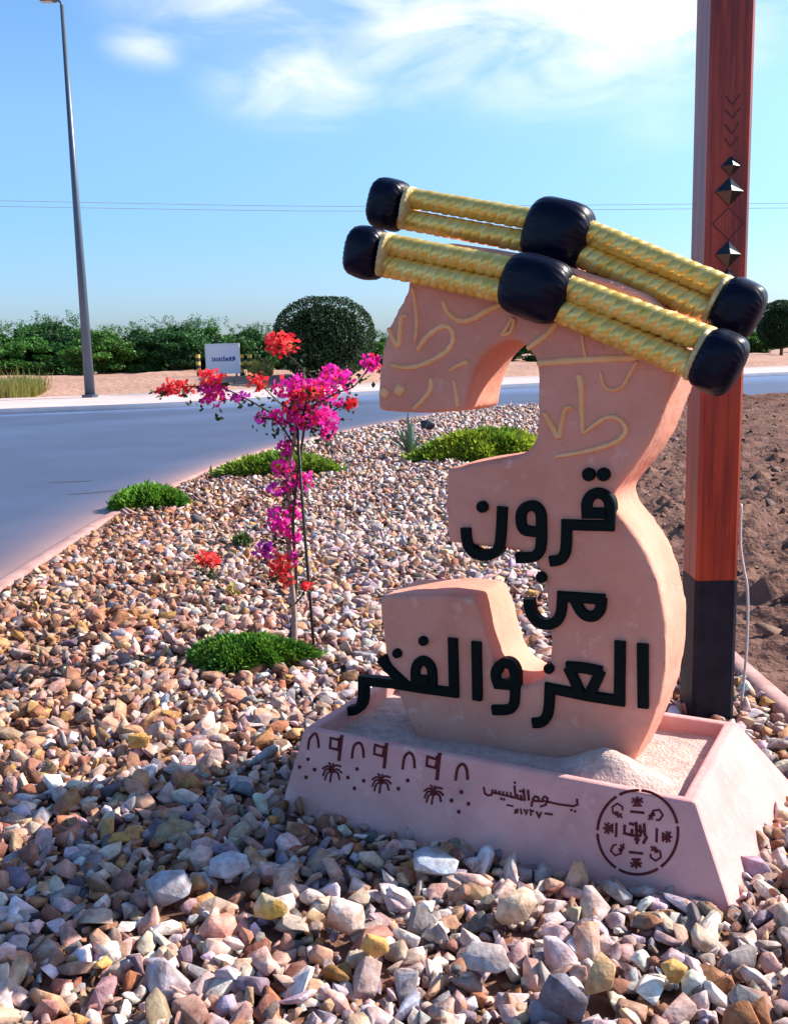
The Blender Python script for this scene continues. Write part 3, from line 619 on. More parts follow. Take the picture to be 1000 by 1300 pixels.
def scatter(x, y, size, protos, pale, zlift, dirt=0.0, pal=None):
    global off
    n = len(x); which = rs.randint(len(protos), size=n)
    wts = W_pale[None]*pale[:, None]+W_tan[None]*(1-pale[:, None]); cs = np.cumsum(wts, 1); cs /= cs[:, -1:]
    ci = (rs.rand(n)[:, None] > cs).sum(1); col = (PAL if pal is None else pal)[ci]*(.50+.62*rs.rand(n))[:, None]*(1+.07*rs.normal(size=(n, 3)))
    col = col*(1-dirt)+np.array([.20, .105, .07])*dirt*(.7+.6*rs.rand(n))[:, None]
    a = rs.rand(n)*2*pi; tx_ = rs.normal(size=n)*.6; ty_ = rs.normal(size=n)*.6
    ca, sa, cx_, sx_, cy_, sy_ = np.cos(a), np.sin(a), np.cos(tx_), np.sin(tx_), np.cos(ty_), np.sin(ty_)
    one, zero = np.ones(n), np.zeros(n)
    Rz = np.stack([np.stack([ca, -sa, zero], 1), np.stack([sa, ca, zero], 1), np.stack([zero, zero, one], 1)], 1)
    Rx = np.stack([np.stack([one, zero, zero], 1), np.stack([zero, cx_, -sx_], 1), np.stack([zero, sx_, cx_], 1)], 1)
    Ry = np.stack([np.stack([cy_, zero, sy_], 1), np.stack([zero, one, zero], 1), np.stack([-sy_, zero, cy_], 1)], 1)
    RR = np.einsum('nij,njk,nkl->nil', Rx, Ry, Rz)
    sc = size[:, None]*np.c_[.8+.7*rs.rand(n), .75+.5*rs.rand(n), .50+.55*rs.rand(n)]
    z = bedz(x, y)+zlift+size*.34
    for k_ in range(len(protos)):
        ii = np.where(which == k_)[0]
        if not len(ii): continue
        pv, pf = protos[k_]
        P = np.einsum('nij,nvj->nvi', RR[ii], pv[None]*sc[ii][:, None])+np.stack([x[ii], y[ii], z[ii]], 1)[:, None]
        nv = len(pv); VV.append(P.reshape(-1, 3)); FF.append((pf[None]+(np.arange(len(ii))*nv)[:, None, None]+off).reshape(-1, 3)); 
        cv = np.repeat(col[ii], nv, 0).reshape(len(ii), nv, 3); dirn = rs.normal(size=(len(ii), 3)); side = np.einsum('nk,vk->nv', dirn, pv)
        rust = ((side > .75) & (rs.rand(len(ii)) < .38)[:, None])[..., None]; rc_ = np.array([(.52, .22, .09), (.62, .40, .16), (.30, .17, .13), (.75, .66, .62)])[rs.randint(4, size=len(ii))][:, None]
        CC.append(np.where(rust, cv*.35+rc_*.65, cv*(1+.07*rs.normal(size=(len(ii), nv, 1)))).clip(.01, .9).reshape(-1, 3)); off += nv*len(ii)
def in_tray(x, y, g=0.0):
    dx, dy = x-O_[0], y-O_[1]; lx = dx*E_[0]+dy*E_[1]; ly = dx*M_[0]+dy*M_[1]
    return (lx > -.01+g) & (lx < 1.47-g) & (ly > -.02+g) & (ly < .84-g)
for lab, p, *_ in FEATURE: feat_xy.append(on_z(*p, .06)[:2])
feat_xy = np.array(feat_xy)
def field(y0, y1, sp, smean, protos, zl, keep=1.0, smin=.012, smax=.06, dirt=0.0):
    ny_ = int((y1-y0)/sp); xs_ = np.arange(-3.2, 5.2, sp); X_, Y_ = np.meshgrid(xs_, y0+np.arange(ny_)*sp)
    X_ = X_+rs.uniform(-.55, .55, X_.shape)*sp; Y_ = Y_+rs.uniform(-.55, .55, X_.shape)*sp; x, y = X_.ravel(), Y_.ravel()
    vis = (np.abs(x) < .55*y+.75)
    ok = (x > leftx(y)+.17) & (x < kerbx(y)-.09) & vis & ~in_tray(x, y, .02)
    # earth shows through in a few patches on the left
    patch = np.exp(-(((x+1.35)/.22)**2+((y-3.95)/.16)**2))+.8*np.exp(-(((x+1.9)/.3)**2+((y-4.8)/.15)**2))
    ok &= rs.rand(len(x)) > patch*.75
    ok &= rs.rand(len(x)) < keep
    x, y = x[ok], y[ok]
    size = np.clip(smean*np.exp(rs.normal(size=len(x))*.38), smin, smax)
    dm = np.min(np.hypot(x[:, None]-feat_xy[None, :, 0], y[:, None]-feat_xy[None, :, 1]), 1) if len(x) else x
    o2 = dm > .045; x, y, size = x[o2], y[o2], size[o2]
    pale = np.clip(.72+.42*(x+.35)+.04*(y-4)+.35*np.clip(3.1-y, 0, 1)-.30*np.exp(-((y-5.5)/2.5)**2)*(x < -.7)+1.2*fbm(x*.7, y*.7, 2), .0, 1)
    scatter(x, y, size, protos, pale, zl, dirt)
# lower fill of small chips, then the big stones on top
field(1.5, 4.6, .034, .021, mid_protos, -.008, dirt=.6)
field(1.5, 4.4, .039, .0285, near_protos, .013, .97, .014, .058)
field(4.4, 9.0, .050, .030, near_protos[:16], .006, .96, .016, .056)
field(4.6, 9.0, .066, .022, mid_protos, -.006, 1.0, dirt=.6)
field(9.0, 15.0, .068, .038, far_protos, .003, 1.0, .02, .07)
field(15.0, 28.0, .10, .056, far_protos, .004, 1.0, .03, .085)
gr = mesh_np('gravel', np.vstack(VV), np.vstack(FF), M['stone'], col=np.vstack(CC)); tag(gr, 'bed of mixed pink, tan and grey crushed stones around the monument', 'gravel', kind='stuff')
print('gravel faces', len(gr.data.polygons))
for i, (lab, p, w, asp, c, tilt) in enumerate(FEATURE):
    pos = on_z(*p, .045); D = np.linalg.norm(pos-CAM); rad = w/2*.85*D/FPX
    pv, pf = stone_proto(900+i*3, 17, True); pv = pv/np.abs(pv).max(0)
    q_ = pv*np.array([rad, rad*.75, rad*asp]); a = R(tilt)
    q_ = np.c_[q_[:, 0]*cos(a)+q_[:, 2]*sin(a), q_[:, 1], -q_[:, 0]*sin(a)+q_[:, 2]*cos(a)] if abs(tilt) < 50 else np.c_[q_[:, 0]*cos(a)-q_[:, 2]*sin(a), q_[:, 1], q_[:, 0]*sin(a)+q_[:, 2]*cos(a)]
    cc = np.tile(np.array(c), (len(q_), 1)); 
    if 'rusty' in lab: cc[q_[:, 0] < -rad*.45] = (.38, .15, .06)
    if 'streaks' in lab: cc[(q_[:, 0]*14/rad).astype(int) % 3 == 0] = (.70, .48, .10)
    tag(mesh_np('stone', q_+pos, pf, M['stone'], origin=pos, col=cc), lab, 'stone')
# pale stones on the dark earth
VV, FF, CC = [], [], []; off = 0
x = rs.uniform(1.7, 7, 900); y = 2.5+25*rs.rand(900)**1.5; okk = x > kerbx(y)+.1; x, y = x[okk], y[okk]
_bz = bedz
bedz = lambda x, y: earthz(x, y, x-kerbx(y))-.012
cl_n = 5200; xc = rs.uniform(1.7, 9, cl_n); yc = 2.5+25*rs.rand(cl_n)**1.7; okc = xc > kerbx(yc)+.08; xc, yc = xc[okc], yc[okc]
scatter(xc, yc, np.clip(.022*np.exp(rs.normal(size=len(xc))*.6), .008, .09), mid_protos, np.full(len(xc), .5), -.006, 0.0, np.tile([[.19, .105, .078]], (12, 1)))
scatter(x, y, np.clip(.017*np.exp(rs.normal(size=len(x))*.5), .008, .06), far_protos, np.full(len(x), .3), 0.0)
bedz = _bz
tag(mesh_np('loose_stones', np.vstack(VV), np.vstack(FF), M['stone'], col=np.vstack(CC)), 'loose pebbles scattered over the dark earth', 'pebbles', kind='stuff')

# ------------------------------------------------------------------ plants
def quads(C_, size, rs, col, aspect=.5, up=0.0, nrm=None):
    """folded diamond leaves"""
    n = len(C_); a = rs.normal(size=(n, 3)); a[:, 2] += up; a /= np.linalg.norm(a, axis=1)[:, None]
    b = rs.normal(size=(n, 3)); b -= a*(a*b).sum(1)[:, None]; b /= np.linalg.norm(b, axis=1)[:, None]; c = np.cross(a, b)
    s = (size if not np.isscalar(size) else np.full(n, size))[:, None]
    P = np.stack([C_-a*s*.5, C_+b*s*aspect*.5+c*s*.08, C_+a*s*.5, C_-b*s*aspect*.5+c*s*.08], 1)
    F_ = np.array([[0, 1, 2], [0, 2, 3]])[None]+(np.arange(n)*4)[:, None, None]
    return P.reshape(-1, 3), F_.reshape(-1, 3), np.repeat(col, 4, 0)
def cols(base, n, rs, v=.3, hue=.1):
    return np.clip(np.array(base)[None]*(1+v*(rs.rand(n)*2-1))[:, None]*(1+hue*rs.normal(size=(n, 3))), .002, 1)
# scrub trees
def scrub_mesh(seed, w, h, base, wisp):
    rs = np.random.RandomState(seed); Vs, Fs, Cs = [], [], []; o = 0
    ncl = int(46*w/4)
    for i in range(ncl):
        th = rs.rand()*2*pi; rr = math.sqrt(rs.rand()); cx, cy = rr*cos(th)*w*.5, rr*sin(th)*w*.38
        cz = h*(.05+.80*rs.rand()**.9*(1-.40*rr**2)); R_ = rs.uniform(.35, .75)*h/4
        n = int(300*R_/.5); d = rs.normal(size=(n, 3)); d /= np.linalg.norm(d, axis=1)[:, None]; d *= (rs.rand(n)**.5)[:, None]*R_*np.array([1.5, 1.3, .62])
        tone = .6+.8*rs.rand()
        P, F_, c = quads(np.array([cx, cy, cz])+d, rs.uniform(.14, .28, n), rs, cols(np.array(base)*tone, n, rs, .35), .55, .3); Vs.append(P); Fs.append(F_+o); Cs.append(c); o += len(P)
    for i in range(wisp+8):           # loose twigs breaking the outline
        th = rs.rand()*2*pi; c0 = np.array([cos(th)*w*.38*rs.rand(), sin(th)*w*.3*rs.rand(), h*rs.uniform(.72, .9)]); d = np.array([rs.normal()*.5, rs.normal()*.4, .5+rs.rand()*.5])*h*.16
        n = 40; tt_ = rs.rand(n)[:, None]; P, F_, c = quads(c0+d*tt_*1.3+rs.normal(size=(n, 3))*.09, .13, rs, cols(base, n, rs), .45); Vs.append(P); Fs.append(F_+o); Cs.append(c); o += len(P)
    return np.vstack(Vs), np.vstack(Fs), np.vstack(Cs)
def limbs(seed, w, h, n=6):
    rs = np.random.RandomState(seed); mb = MB()
    for i in range(n):
        th = rs.rand()*2*pi; r_ = rs.uniform(.15, .4)*w; top = np.array([cos(th)*r_, sin(th)*r_*.7, h*rs.uniform(.5, .8)])
        mb.tube(catmull([(rs.normal()*.08, rs.normal()*.08, -.15), top*.4+np.array([rs.normal()*.15, 0, .1]), top], 3), list(np.linspace(.09, .02, 7)), 6)
    return mb
kinds = []
for i, (w, h, base, wp) in enumerate([(5.2, 3.9, (.050, .150, .022), 18), (6.4, 3.5, (.038, .120, .026), 16), (4.4, 3.3, (.068, .175, .024), 14), (5.6, 4.2, (.032, .105, .028), 22)]):
    P, F_, c = scrub_mesh(40+i, w, h, base, wp)
    cr = mesh_np('crown', P, F_, M['leaf'], col=c); lm = limbs(60+i, w, h).build('trunk', M['bark'], smooth=True); kinds.append((cr.data, lm.data))
    bpy.data.objects.remove(cr); bpy.data.objects.remove(lm)
def scrub(x, y, kind, s, sz, rz, label):
    z = float(ground_h(np.array(x), np.array(y)))-.05
    t = empty('scrub_tree', (x, y, z), label, 'tree', 'scrub trees along the far side of the road'); t.scale = (s, s, s*sz*.80); t.rotation_euler = (0, 0, rz)
    for nme, d in zip(('crown', 'trunk'), kinds[kind]):
        o = bpy.data.objects.new(nme, d); COL.objects.link(o); o.parent = t
for px_, Y, kd, s, sz, rz, lab in [
    (-55, 62, 1, 1.0, 1.0, .2, 'dark scrub tree cut by the left edge of the photo'),
    (20, 57, 0, .95, 1.0, 1.0, 'green scrub tree at far left behind the dry grass'),
    (72, 60, 3, 1.05, 1.0, 2.2, 'tall scrub tree with twiggy top just left of the street lamp'),
    (130, 56, 2, 1.0, 1.0, 4.0, 'light green scrub tree just right of the street lamp'),
    (178, 62, 1, 1.05, 1.02, 5.0, 'broad scrub tree midway between the street lamp and the white sign'),
    (225, 58, 3, .9, .98, .6, 'dark scrub tree left of the white sign board'),
    (262, 64, 0, 1.0, 1.05, 3.0, 'scrub tree directly behind the white sign board'),
    (322, 60, 1, .95, 1.02, 1.7, 'scrub tree just right of the white sign board'),
    (372, 66, 2, 1.1, 1.0, 2.9, 'scrub tree behind the left side of the large round topiary'),
    (478, 62, 0, .8, .95, 4.4, 'scrub tree just right of the large round topiary'),
    (560, 64, 1, 1.0, .9, 0.3, 'scrub tree behind the upper left arm of the numeral'),
    (650, 66, 3, .9, .72, 5.5, 'scrub tree seen through the top opening of the numeral'),
    (720, 78, 2, 1.0, .8, 3.3, 'scrub tree hidden mostly behind the numeral stem'),
    (955, 92, 0, .95, .8, 2.0, 'low scrub tree seen just right of the wooden post'),
    (1045, 95, 1, 1.0, .85, 1.2, 'scrub tree behind the round topiary at the right edge')]:
    p = on_y(px_, 470, Y); scrub(p[0], Y, kd, s, sz, rz, lab)
# round clipped trees
def topiary(px_, Y, w, h, label, seed, trunk):
    p = on_y(px_, 470, Y); z = float(ground_h(np.array(p[0]), np.array(Y))); t = empty('topiary_tree', (p[0], Y, z), label, 'tree', 'clipped round trees beyond the road')
    rs = np.random.RandomState(seed); n = 15000; d = rs.normal(size=(n, 3)); d /= np.linalg.norm(d, axis=1)[:, None]
    bump = 1+.05*np.sin(d[:, 0]*9+1)*np.sin(d[:, 1]*8)*np.sin(d[:, 2]*7+2)
    k_ = np.abs(d)**2.3; k_ = k_.sum(1)**(-1/2.3)
    c0 = np.array([p[0], Y, z+trunk+h/2]); P = c0+d*(k_*bump*(.86+.15*rs.rand(n)**.4))[:, None]*np.array([w/2, w/2, h/2])
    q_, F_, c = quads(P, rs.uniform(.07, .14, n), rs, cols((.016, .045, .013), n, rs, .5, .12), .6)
    # inner mass of twigs
    m2 = 5000; d2 = rs.normal(size=(m2, 3)); d2 /= np.linalg.norm(d2, axis=1)[:, None]
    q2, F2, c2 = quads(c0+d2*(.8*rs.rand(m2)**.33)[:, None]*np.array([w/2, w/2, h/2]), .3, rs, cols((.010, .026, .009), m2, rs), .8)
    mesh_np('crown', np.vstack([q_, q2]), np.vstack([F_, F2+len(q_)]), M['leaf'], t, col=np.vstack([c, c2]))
    mb = MB(); mb.tube([(p[0], Y, z-.2), (p[0]+.03, Y, z+trunk+h*.3)], [.13, .09], 8); mb.build('trunk', M['bark'], t, smooth=True)
topiary(413, 46, 4.65, 3.72, 'large dark clipped dome tree right of the white sign', 7, .0)
topiary(990, 70, 3.3, 3.3, 'dark clipped ball tree at the right edge beyond the post', 8, .55)

# bougainvillea
BY = 5.04
bt = empty('bougainvillea', on_z(375, 815, 0), 'young bougainvillea with magenta and red flowers beside a dark stake', 'plant')
def bp(x, y, dy=0.0): return on_y(x, y, BY+dy)
rs = np.random.RandomState(77)
mb = MB(); mb.tube(catmull([bp(374, 822), bp(373, 770), bp(368, 720), bp(366, 660), bp(367, 600), bp(376, 545), bp(384, 505)], 4), list(np.linspace(.017, .008, 25)), 7); mb.build('main_stem', M['palebark'], bt, smooth=True)
mb = MB(); mb.tube(catmull([bp(368, 818, .03), bp(376, 740, .04), bp(372, 660, -.03), bp(380, 590, .02), bp(388, 530)], 4), list(np.linspace(.010, .006, 17)), 6); mb.build('second_stem', M['stem'], bt, smooth=True)
branches = [[(378, 545, 0), (345, 525, .05), (310, 505, .1), (270, 490, .12), (215, 494, .15)], [(384, 520, 0), (360, 515, -.05), (330, 487, -.08)], [(388, 520, 0), (400, 488, .1), (384, 468, .12), (360, 445, .15)],
            [(390, 520, 0), (425, 500, -.1), (450, 490, -.1), (470, 463, -.12)], [(385, 540, 0), (425, 520, .1), (446, 508, .12)], [(370, 560, 0), (352, 535, -.1), (332, 530, -.12)], [(380, 540, 0), (412, 548, -.1)],
            [(368, 690, 0), (350, 690, -.05), (337, 700, -.06)], [(370, 640, 0), (352, 622, -.05)], [(385, 520, 0), (395, 495, -.18), (390, 480, -.2)], [(386, 520, 0), (410, 505, .2), (428, 482, .22)], [(372, 770, 0), (384, 755, -.03), (390, 742, -.04)], [(372, 620, 0), (384, 610, .04)]]
for Bp in branches:
    mb = MB(); P = catmull([bp(*q_) for q_ in Bp], 4); mb.tube(P, list(np.linspace(.006, .0025, len(P))), 5); mb.build('branch', M['stem'], bt, smooth=True)
MAG, RED, PUR = (.86, .03, .42), (.86, .05, .06), (.66, .05, .52)
clusters = [(224, 492, 24, 11, RED, .15, 70), (205, 496, 8, 5, RED, .15, 16), (268, 482, 18, 12, RED, .12, 50), (272, 498, 18, 16, MAG, .10, 80), (304, 503, 13, 6, PUR, .1, 18), (327, 483, 12, 11, RED, -.08, 34), (357, 437, 21, 16, RED, .15, 95),
            (375, 492, 26, 15, MAG, -.18, 110), (388, 500, 20, 10, RED, -.2, 60), (424, 482, 24, 18, MAG, .2, 120), (408, 497, 20, 15, MAG, -.05, 80), (389, 527, 30, 20, MAG, 0, 150), (372, 520, 14, 14, RED, .05, 40), (414, 535, 15, 14, MAG, -.1, 55), (350, 528, 10, 8, MAG, -.1, 24), (332, 531, 9, 8, PUR, -.12, 18),
            (470, 461, 13, 10, MAG, -.12, 44), (445, 510, 9, 8, RED, .12, 24), (432, 512, 8, 6, MAG, .1, 14), (414, 552, 8, 8, MAG, -.1, 18), (364, 568, 9, 10, MAG, 0, 26), (360, 594, 11, 10, MAG, 0, 34), (383, 611, 13, 11, MAG, .04, 42), (350, 622, 8, 6, PUR, -.05, 18), (366, 618, 9, 8, MAG, 0, 22),
            (353, 662, 14, 15, MAG, -.03, 60), (375, 648, 9, 10, MAG, .02, 24), (372, 680, 8, 10, MAG, 0, 20), (337, 699, 12, 9, PUR, -.06, 32), (357, 720, 14, 14, RED, -.02, 56), (365, 738, 8, 8, RED, 0, 16), (389, 743, 6, 6, RED, -.04, 12), (372, 706, 6, 8, MAG, 0, 12)]
for x, y, rx, ry, c, dy, n in clusters:
    n = int(n*(2.2 if y > 560 else 1.5)); rx, ry = (rx*1.2, ry*1.2) if y > 560 else (rx, ry); k_ = 5.05/FPX; cc = bp(x, y, dy); d = rs.normal(size=(n, 3)); d /= np.linalg.norm(d, axis=1)[:, None]; d *= (rs.rand(n)**.45)[:, None]*np.array([rx, (rx+ry)/2, ry])*k_*1.12
    base = np.where(rs.rand(n)[:, None] < .12, np.array(RED if c == MAG else (.85, .22, .12))[None], np.array(c)[None])
    P, F_, cl = quads(cc+d, rs.uniform(.026, .043, n), rs, np.clip(base*(1+.35*(rs.rand(n)*2-1))[:, None], 0.01, .95), .75)
    mesh_np('flower_cluster', P, F_, M['petal'], bt, col=cl)
Lc = []
for x, y, rx, ry, c, dy, n in clusters:
    for i in range(max(4, int(n*.34))): Lc.append(bp(x+rs.normal()*rx*.8, y+abs(rs.normal())*ry*.9+2, dy+rs.normal()*.05))
for Bp in branches:
    P = catmull([bp(*q_) for q_ in Bp], 4)
    for p in P: Lc += [p+rs.normal(size=3)*.018 for _ in range(2)]
for y in range(545, 770, 5): Lc += [bp(366+rs.normal()*7, y, rs.normal()*.04) for _ in range(2)]
Lc = np.array(Lc); P, F_, c = quads(Lc, rs.uniform(.02, .042, len(Lc)), rs, cols((.035, .06, .02), len(Lc), rs, .5, .2), .6, .2); mesh_np('leaves', P, F_, M['leaf'], bt, col=c)
mb = MB(); mb.tube([on_y(398, 818, 5.0), on_y(387, 680, 5.02), on_y(376, 525, 5.04)], [.008, .008, .007], 7)
tag(mb.build('plant_stake', M['stake'], smooth=True, origin=on_y(398, 818, 5.0)), 'thin dark stake holding up the bougainvillea', 'stake')
# small seedling with one red flower
sy = 6.1; stl = empty('flower_seedling', on_y(303, 762, sy), 'small low plant with a single red flower on the gravel left of the bougainvillea', 'plant')
mb = MB(); mb.tube(catmull([on_y(303, 764, sy), on_y(290, 745, sy), on_y(272, 728, sy), on_y(265, 712, sy)], 4), .005, 5); mb.build('stem', M['stem'], stl)
n = 70; d = rs.normal(size=(n, 3)); d /= np.linalg.norm(d, axis=1)[:, None]; P, F_, c = quads(on_y(264, 709, sy)+d*np.array([.085, .07, .055])*(rs.rand(n)**.5)[:, None], rs.uniform(.03, .05, n), rs, cols((.80, .06, .05), n, rs), .75); mesh_np('flower', P, F_, M['petal'], stl, col=c)
n = 60; cpt = np.array([on_y(*((258, 722), (268, 732), (278, 742), (290, 748), (302, 752))[rs.randint(5)], sy)+rs.normal(size=3)*.025 for _ in range(n)]); g2 = np.where(cpt[:, :1] > on_y(285, 745, sy)[0], np.array([[.28, .24, .05]]), np.array([[.03, .065, .02]])); P, F_, c = quads(cpt, rs.uniform(.03, .055, n), rs, g2*(1+.3*rs.normal(size=(n, 1))).clip(.3, 2), .55); mesh_np('leaves', P, F_, M['leaf'], stl, col=np.clip(c, .005, 1))

# ground cover mats
def mat_plant(x0, x1, ybase, hpx, n, blade, label, base, base2, seed, flat=.55):
    c = on_z((x0+x1)/2, ybase, .03); D = np.linalg.norm(c-CAM); w = (x1-x0)/2*.92*D/FPX; h = hpx*D/FPX; dep = min(w*.75, .9) if flat is None else w*flat
    rs = np.random.RandomState(seed); t = np.sqrt(rs.rand(n)); th = rs.rand(n)*2*pi
    lump = .55+.9*(fbm(np.cos(th)*t*3.2+seed, np.sin(th)*t*3.2, 3)+.5)
    edge = .96+.18*np.sin(th*3+seed)+.14*np.sin(th*7+seed*2)+.06*np.sin(th*13+seed); t = np.where(rs.rand(n) < .06, t*(1+.25*rs.rand(n)), t)
    X_ = c[0]+np.cos(th)*t*w*edge; Y_ = c[1]+np.sin(th)*t*dep*edge+dep*.3; zt = h*np.clip(1-t**2.6, 0.03, 1)*lump
    Z_ = .02+zt*(.35+.65*rs.rand(n)**.5)
    d = np.c_[np.cos(th)*t*.9, np.sin(th)*t*.9, .35+.5*(1-t)]+rs.normal(size=(n, 3))*.55; d /= np.linalg.norm(d, axis=1)[:, None]
    L_ = blade*(.6+.8*rs.rand(n))[:, None]; sd = np.cross(d, rs.normal(size=(n, 3))); sd /= np.linalg.norm(sd, axis=1)[:, None]
    B = np.c_[X_, Y_, Z_]; wd = L_*.13
    P = np.stack([B-sd*wd, B+sd*wd, B+d*L_*.55+sd*wd*1.1, B+d*L_, B+d*L_*.55-sd*wd*1.1], 1)
    F_ = (np.array([[0, 1, 2], [0, 2, 4], [4, 2, 3]])[None]+(np.arange(n)*5)[:, None, None]).reshape(-1, 3)
    mixv = np.clip(.5+2.4*fbm((X_-c[0])/w*1.6+seed*1.7, (Y_-c[1])/dep*1.6, 3)+.25*rs.normal(size=n), 0, 1)[:, None]
    cl = (np.array(base)*(1-mixv)+np.array(base2)*mixv)*(.65+.7*rs.rand(n))[:, None]
    tag(mesh_np('ground_cover', P.reshape(-1, 3), F_, M['needle'], origin=c*np.array([1, 1, 0]), col=np.repeat(cl, 5, 0)), label, 'plant', 'low green mats on the gravel')
mat_plant(236, 384, 835, 20, 16000, .040, 'dark green spreading mat at the foot of the bougainvillea', (.030, .13, .016), (.16, .32, .03), 1, .5)
mat_plant(142, 228, 639, 15, 5000, .09, 'small bright green mat at the road edge, left of all others', (.08, .21, .02), (.16, .32, .03), 2, .7)
mat_plant(280, 428, 597, 15, 7000, .10, 'long green mat at the road edge behind the bougainvillea', (.12, .22, .025), (.24, .32, .03), 3, .5)
mat_plant(530, 712, 579, 26, 14000, .11, 'largest yellow-green mat, seen under the top arm of the numeral', (.11, .22, .02), (.36, .42, .03), 4, .6)
mat_plant(296, 316, 690, 10, 260, .05, 'tiny green tuft left of the bougainvillea stem', (.06, .12, .03), (.12, .16, .05), 5, .7)
# spiky plant and dark rock
ac = on_z(520, 577, .02); ag = MB(); rs = np.random.RandomState(3)
for i in range(34):
    th = rs.rand()*2*pi; el = rs.uniform(.35, 1.4); L_ = rs.uniform(.42, .75); d = np.array([cos(th)*cos(el), sin(th)*cos(el), sin(el)]); sd = np.array([-sin(th), cos(th), 0])*.022
    P = [ac+d*L_*t+np.array([0, 0, -.10*t*t*cos(el)]) for t in (0, .35, .7, 1)]
    ag.add([P[0]-sd, P[0]+sd, P[1]+sd*1.2, P[2]+sd*.8, P[3], P[2]-sd*.8, P[1]-sd*1.2], [(0, 1, 2, 6), (6, 2, 3, 5), (5, 3, 4)])
tag(mesh_np('spiky_plant', np.vstack(ag.v), ag.f, mat('agave', (.13, .22, .15), .55, col2=(.22, .30, .18), vscale=5), origin=ac), 'grey-green spiky rosette at the left end of the largest green mat', 'plant')
rk = on_z(543, 556, .1)+np.array([0, .6, .17]); pv, pf = stone_proto(777, 14, True); tag(mesh_np('dark_rock', pv*np.array([.17, .14, .16])+rk, pf, M['darkrock'], origin=rk), 'dark blue-black rock behind the spiky plant', 'rock')
# dry grass clump on the verge
def reeds(pxs, Y, hmax, n, label, seed, base):
    rs = np.random.RandomState(seed); p0 = on_y(pxs[0], 490, Y); p1 = on_y(pxs[1], 490, Y); x = rs.uniform(p0[0], p1[0], n); y = Y+rs.normal(size=n)*.7; z = np.maximum(ground_h(x, y), .05)-.03
    h = hmax*(.35+.65*rs.rand(n))*np.where(rs.rand(n) < .04, 1.5, 1.0); lean = rs.normal(size=(n, 2))*.22
    B = np.c_[x, y, z]; T = B+np.c_[lean[:, 0]*h, lean[:, 1]*h, h]; Md = (B+T)/2+np.c_[-lean*.12*h[:, None], 0*h]; s_ = np.array([[.018, 0, 0]])
    P = np.stack([B-s_, B+s_, Md+s_, T, Md-s_], 1); F_ = (np.array([[0, 1, 2], [0, 2, 4], [4, 2, 3]])[None]+(np.arange(n)*5)[:, None, None]).reshape(-1, 3)
    tag(mesh_np('grass_clump', P.reshape(-1, 3), F_, M['needle'], origin=((p0[0]+p1[0])/2, Y, 0), col=np.repeat(cols(base, n, rs, .4), 5, 0)), label, 'grass', 'dry grass on the far verge')
reeds((-10, 44), 40, .85, 2200, 'yellowish clump of tall dry grass at the far left verge', 5, (.34, .33, .09))
reeds((318, 345), 47, .9, 300, 'small yellow grass tuft right of the white sign', 6, (.25, .24, .06))

# ------------------------------------------------------------------ street lamp, sign, markers, wires
lb = on_z(115, 505, .1); LY = lb[1]; lamp = empty('street_lamp', lb, 'tall tapered grey street lamp on the far pavement', 'street lamp')
tp = on_y(79, 6, LY); mb = MB(); mb.tube([lb, lb+(tp-lb)*.5, tp], [.19, .13, .07], 12); mb.build('pole', M['steel'], lamp, smooth=True)
mb = MB(); mb.tube([lb-np.array([0, 0, .1]), lb+np.array([0, 0, .12])], [.30, .30], 12); mb.build('base_plate', M['steel'], lamp)
mb = MB(); mb.tube(catmull([tp-np.array([0, 0, .25]), tp+np.array([-.03, 0, .06]), on_y(70, -1, LY)], 4), .045, 8); mb.build('arm', M['steel'], lamp, smooth=True)
hd = on_y(67, 0, LY); mb = MB(); mb.box((-.42, -.16, -.05), (.12, .16, .09), lambda x, y, z: hd+np.array([x, y, z])); lh = mb.build('lamp_head', M['steel'], lamp, bevel=.03)
mb = MB(); mb.box((-.38, -.12, -.065), (.0, .12, -.051), lambda x, y, z: hd+np.array([x, y, z])); mb.build('lens', M['lampglass'], lh)
SY_ = 46.0; sc = on_y(283, 456, SY_); sg = empty('sign_board', (sc[0], SY_, float(ground_h(np.array(sc[0]), np.array(SY_)))), 'white sign board with a line of blue writing beyond the road', 'sign')
sx_ = lambda x, y, z: sc+np.array([x, y, z])
mb = MB(); mb.box((-.74, -.03, -.62), (.74, .03, .66), sx_); mb.build('board', M['signw'], sg, bevel=.01)
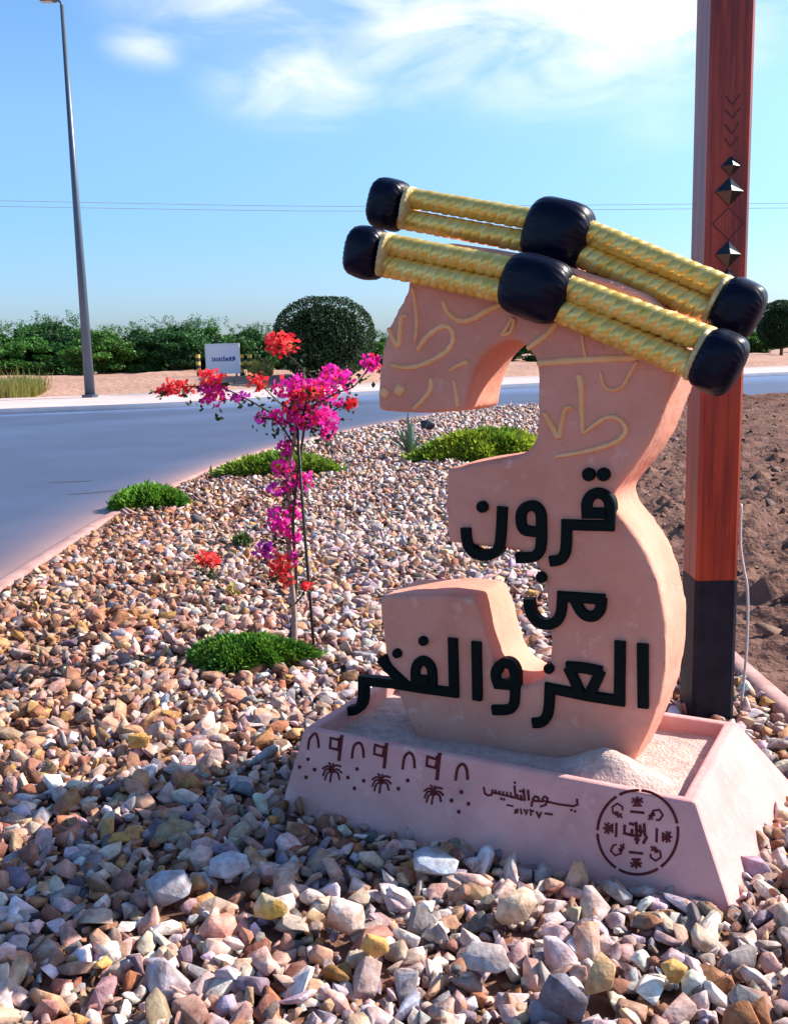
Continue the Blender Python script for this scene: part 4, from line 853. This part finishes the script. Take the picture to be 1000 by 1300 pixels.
mb = MB(); mb.box((-.78, -.045, .66), (.78, .045, .71), sx_); mb.box((-.78, -.045, -.67), (.78, .045, -.62), sx_); mb.box((-.79, -.046, -.67), (-.74, .046, .71), sx_); mb.box((.74, -.046, -.67), (.79, .046, .71), sx_); mb.build('frame', M['signw'], sg)
for s in (-.6, .6):
    mb = MB(); mb.box((s-.04, -.04, -1.5), (s+.04, .04, -.67), sx_); mb.build('leg', M['steel'], sg)
mb = MB(); rs = np.random.RandomState(9); xx = -.5
while xx < .5:
    w_ = rs.uniform(.05, .14); mb.box((xx, -.036, -.06), (xx+w_, -.032, -.06+rs.uniform(.12, .2)), sx_); xx += w_+.035
mb.box((-.52, -.037, -.09), (.52, -.033, -.065), sx_); mb.build('blue_writing', M['signb'], sg)
for px_, lab in ((252, 'yellow and black marker post left of the white sign'), (307, 'yellow and black marker post nearest the right side of the white sign'), (317, 'yellow and black marker post second right of the white sign')):
    c = on_y(px_, 462, 46.5); gz_ = float(ground_h(np.array(c[0]), np.array(46.5))); tp_ = on_y(px_, 450, 46.5)[2]; mpst = empty('marker_post', (c[0], 46.5, gz_), lab, 'post', 'striped marker posts by the sign')
    nb_ = 6; hh = (tp_-gz_)/nb_
    for j in range(nb_):
        mb = MB(); mb.tube([(c[0], 46.5, gz_+j*hh), (c[0], 46.5, gz_+(j+1)*hh)], .10, 10); mb.build('band', M['yellow' if j % 2 else 'blackp'], mpst)
for (a, b, c_, lab) in [((-200, 250), (440, 262), (1200, 256), 'upper of the two thin overhead wires crossing the sky'), ((-200, 258), (440, 268), (1200, 262), 'lower of the two thin overhead wires crossing the sky')]:
    mb = MB(); mb.tube(catmull([on_y(*a, 75), on_y((a[0]+b[0])/2, (a[1]*.4+b[1]*.6), 75), on_y(*b, 75), on_y((c_[0]+b[0])/2, (c_[1]*.4+b[1]*.6), 75), on_y(*c_, 75)], 6), .02, 5)
    tag(mb.build('overhead_wire', M['wire'], origin=on_y(*b, 75)), lab, 'wire', 'overhead wires')
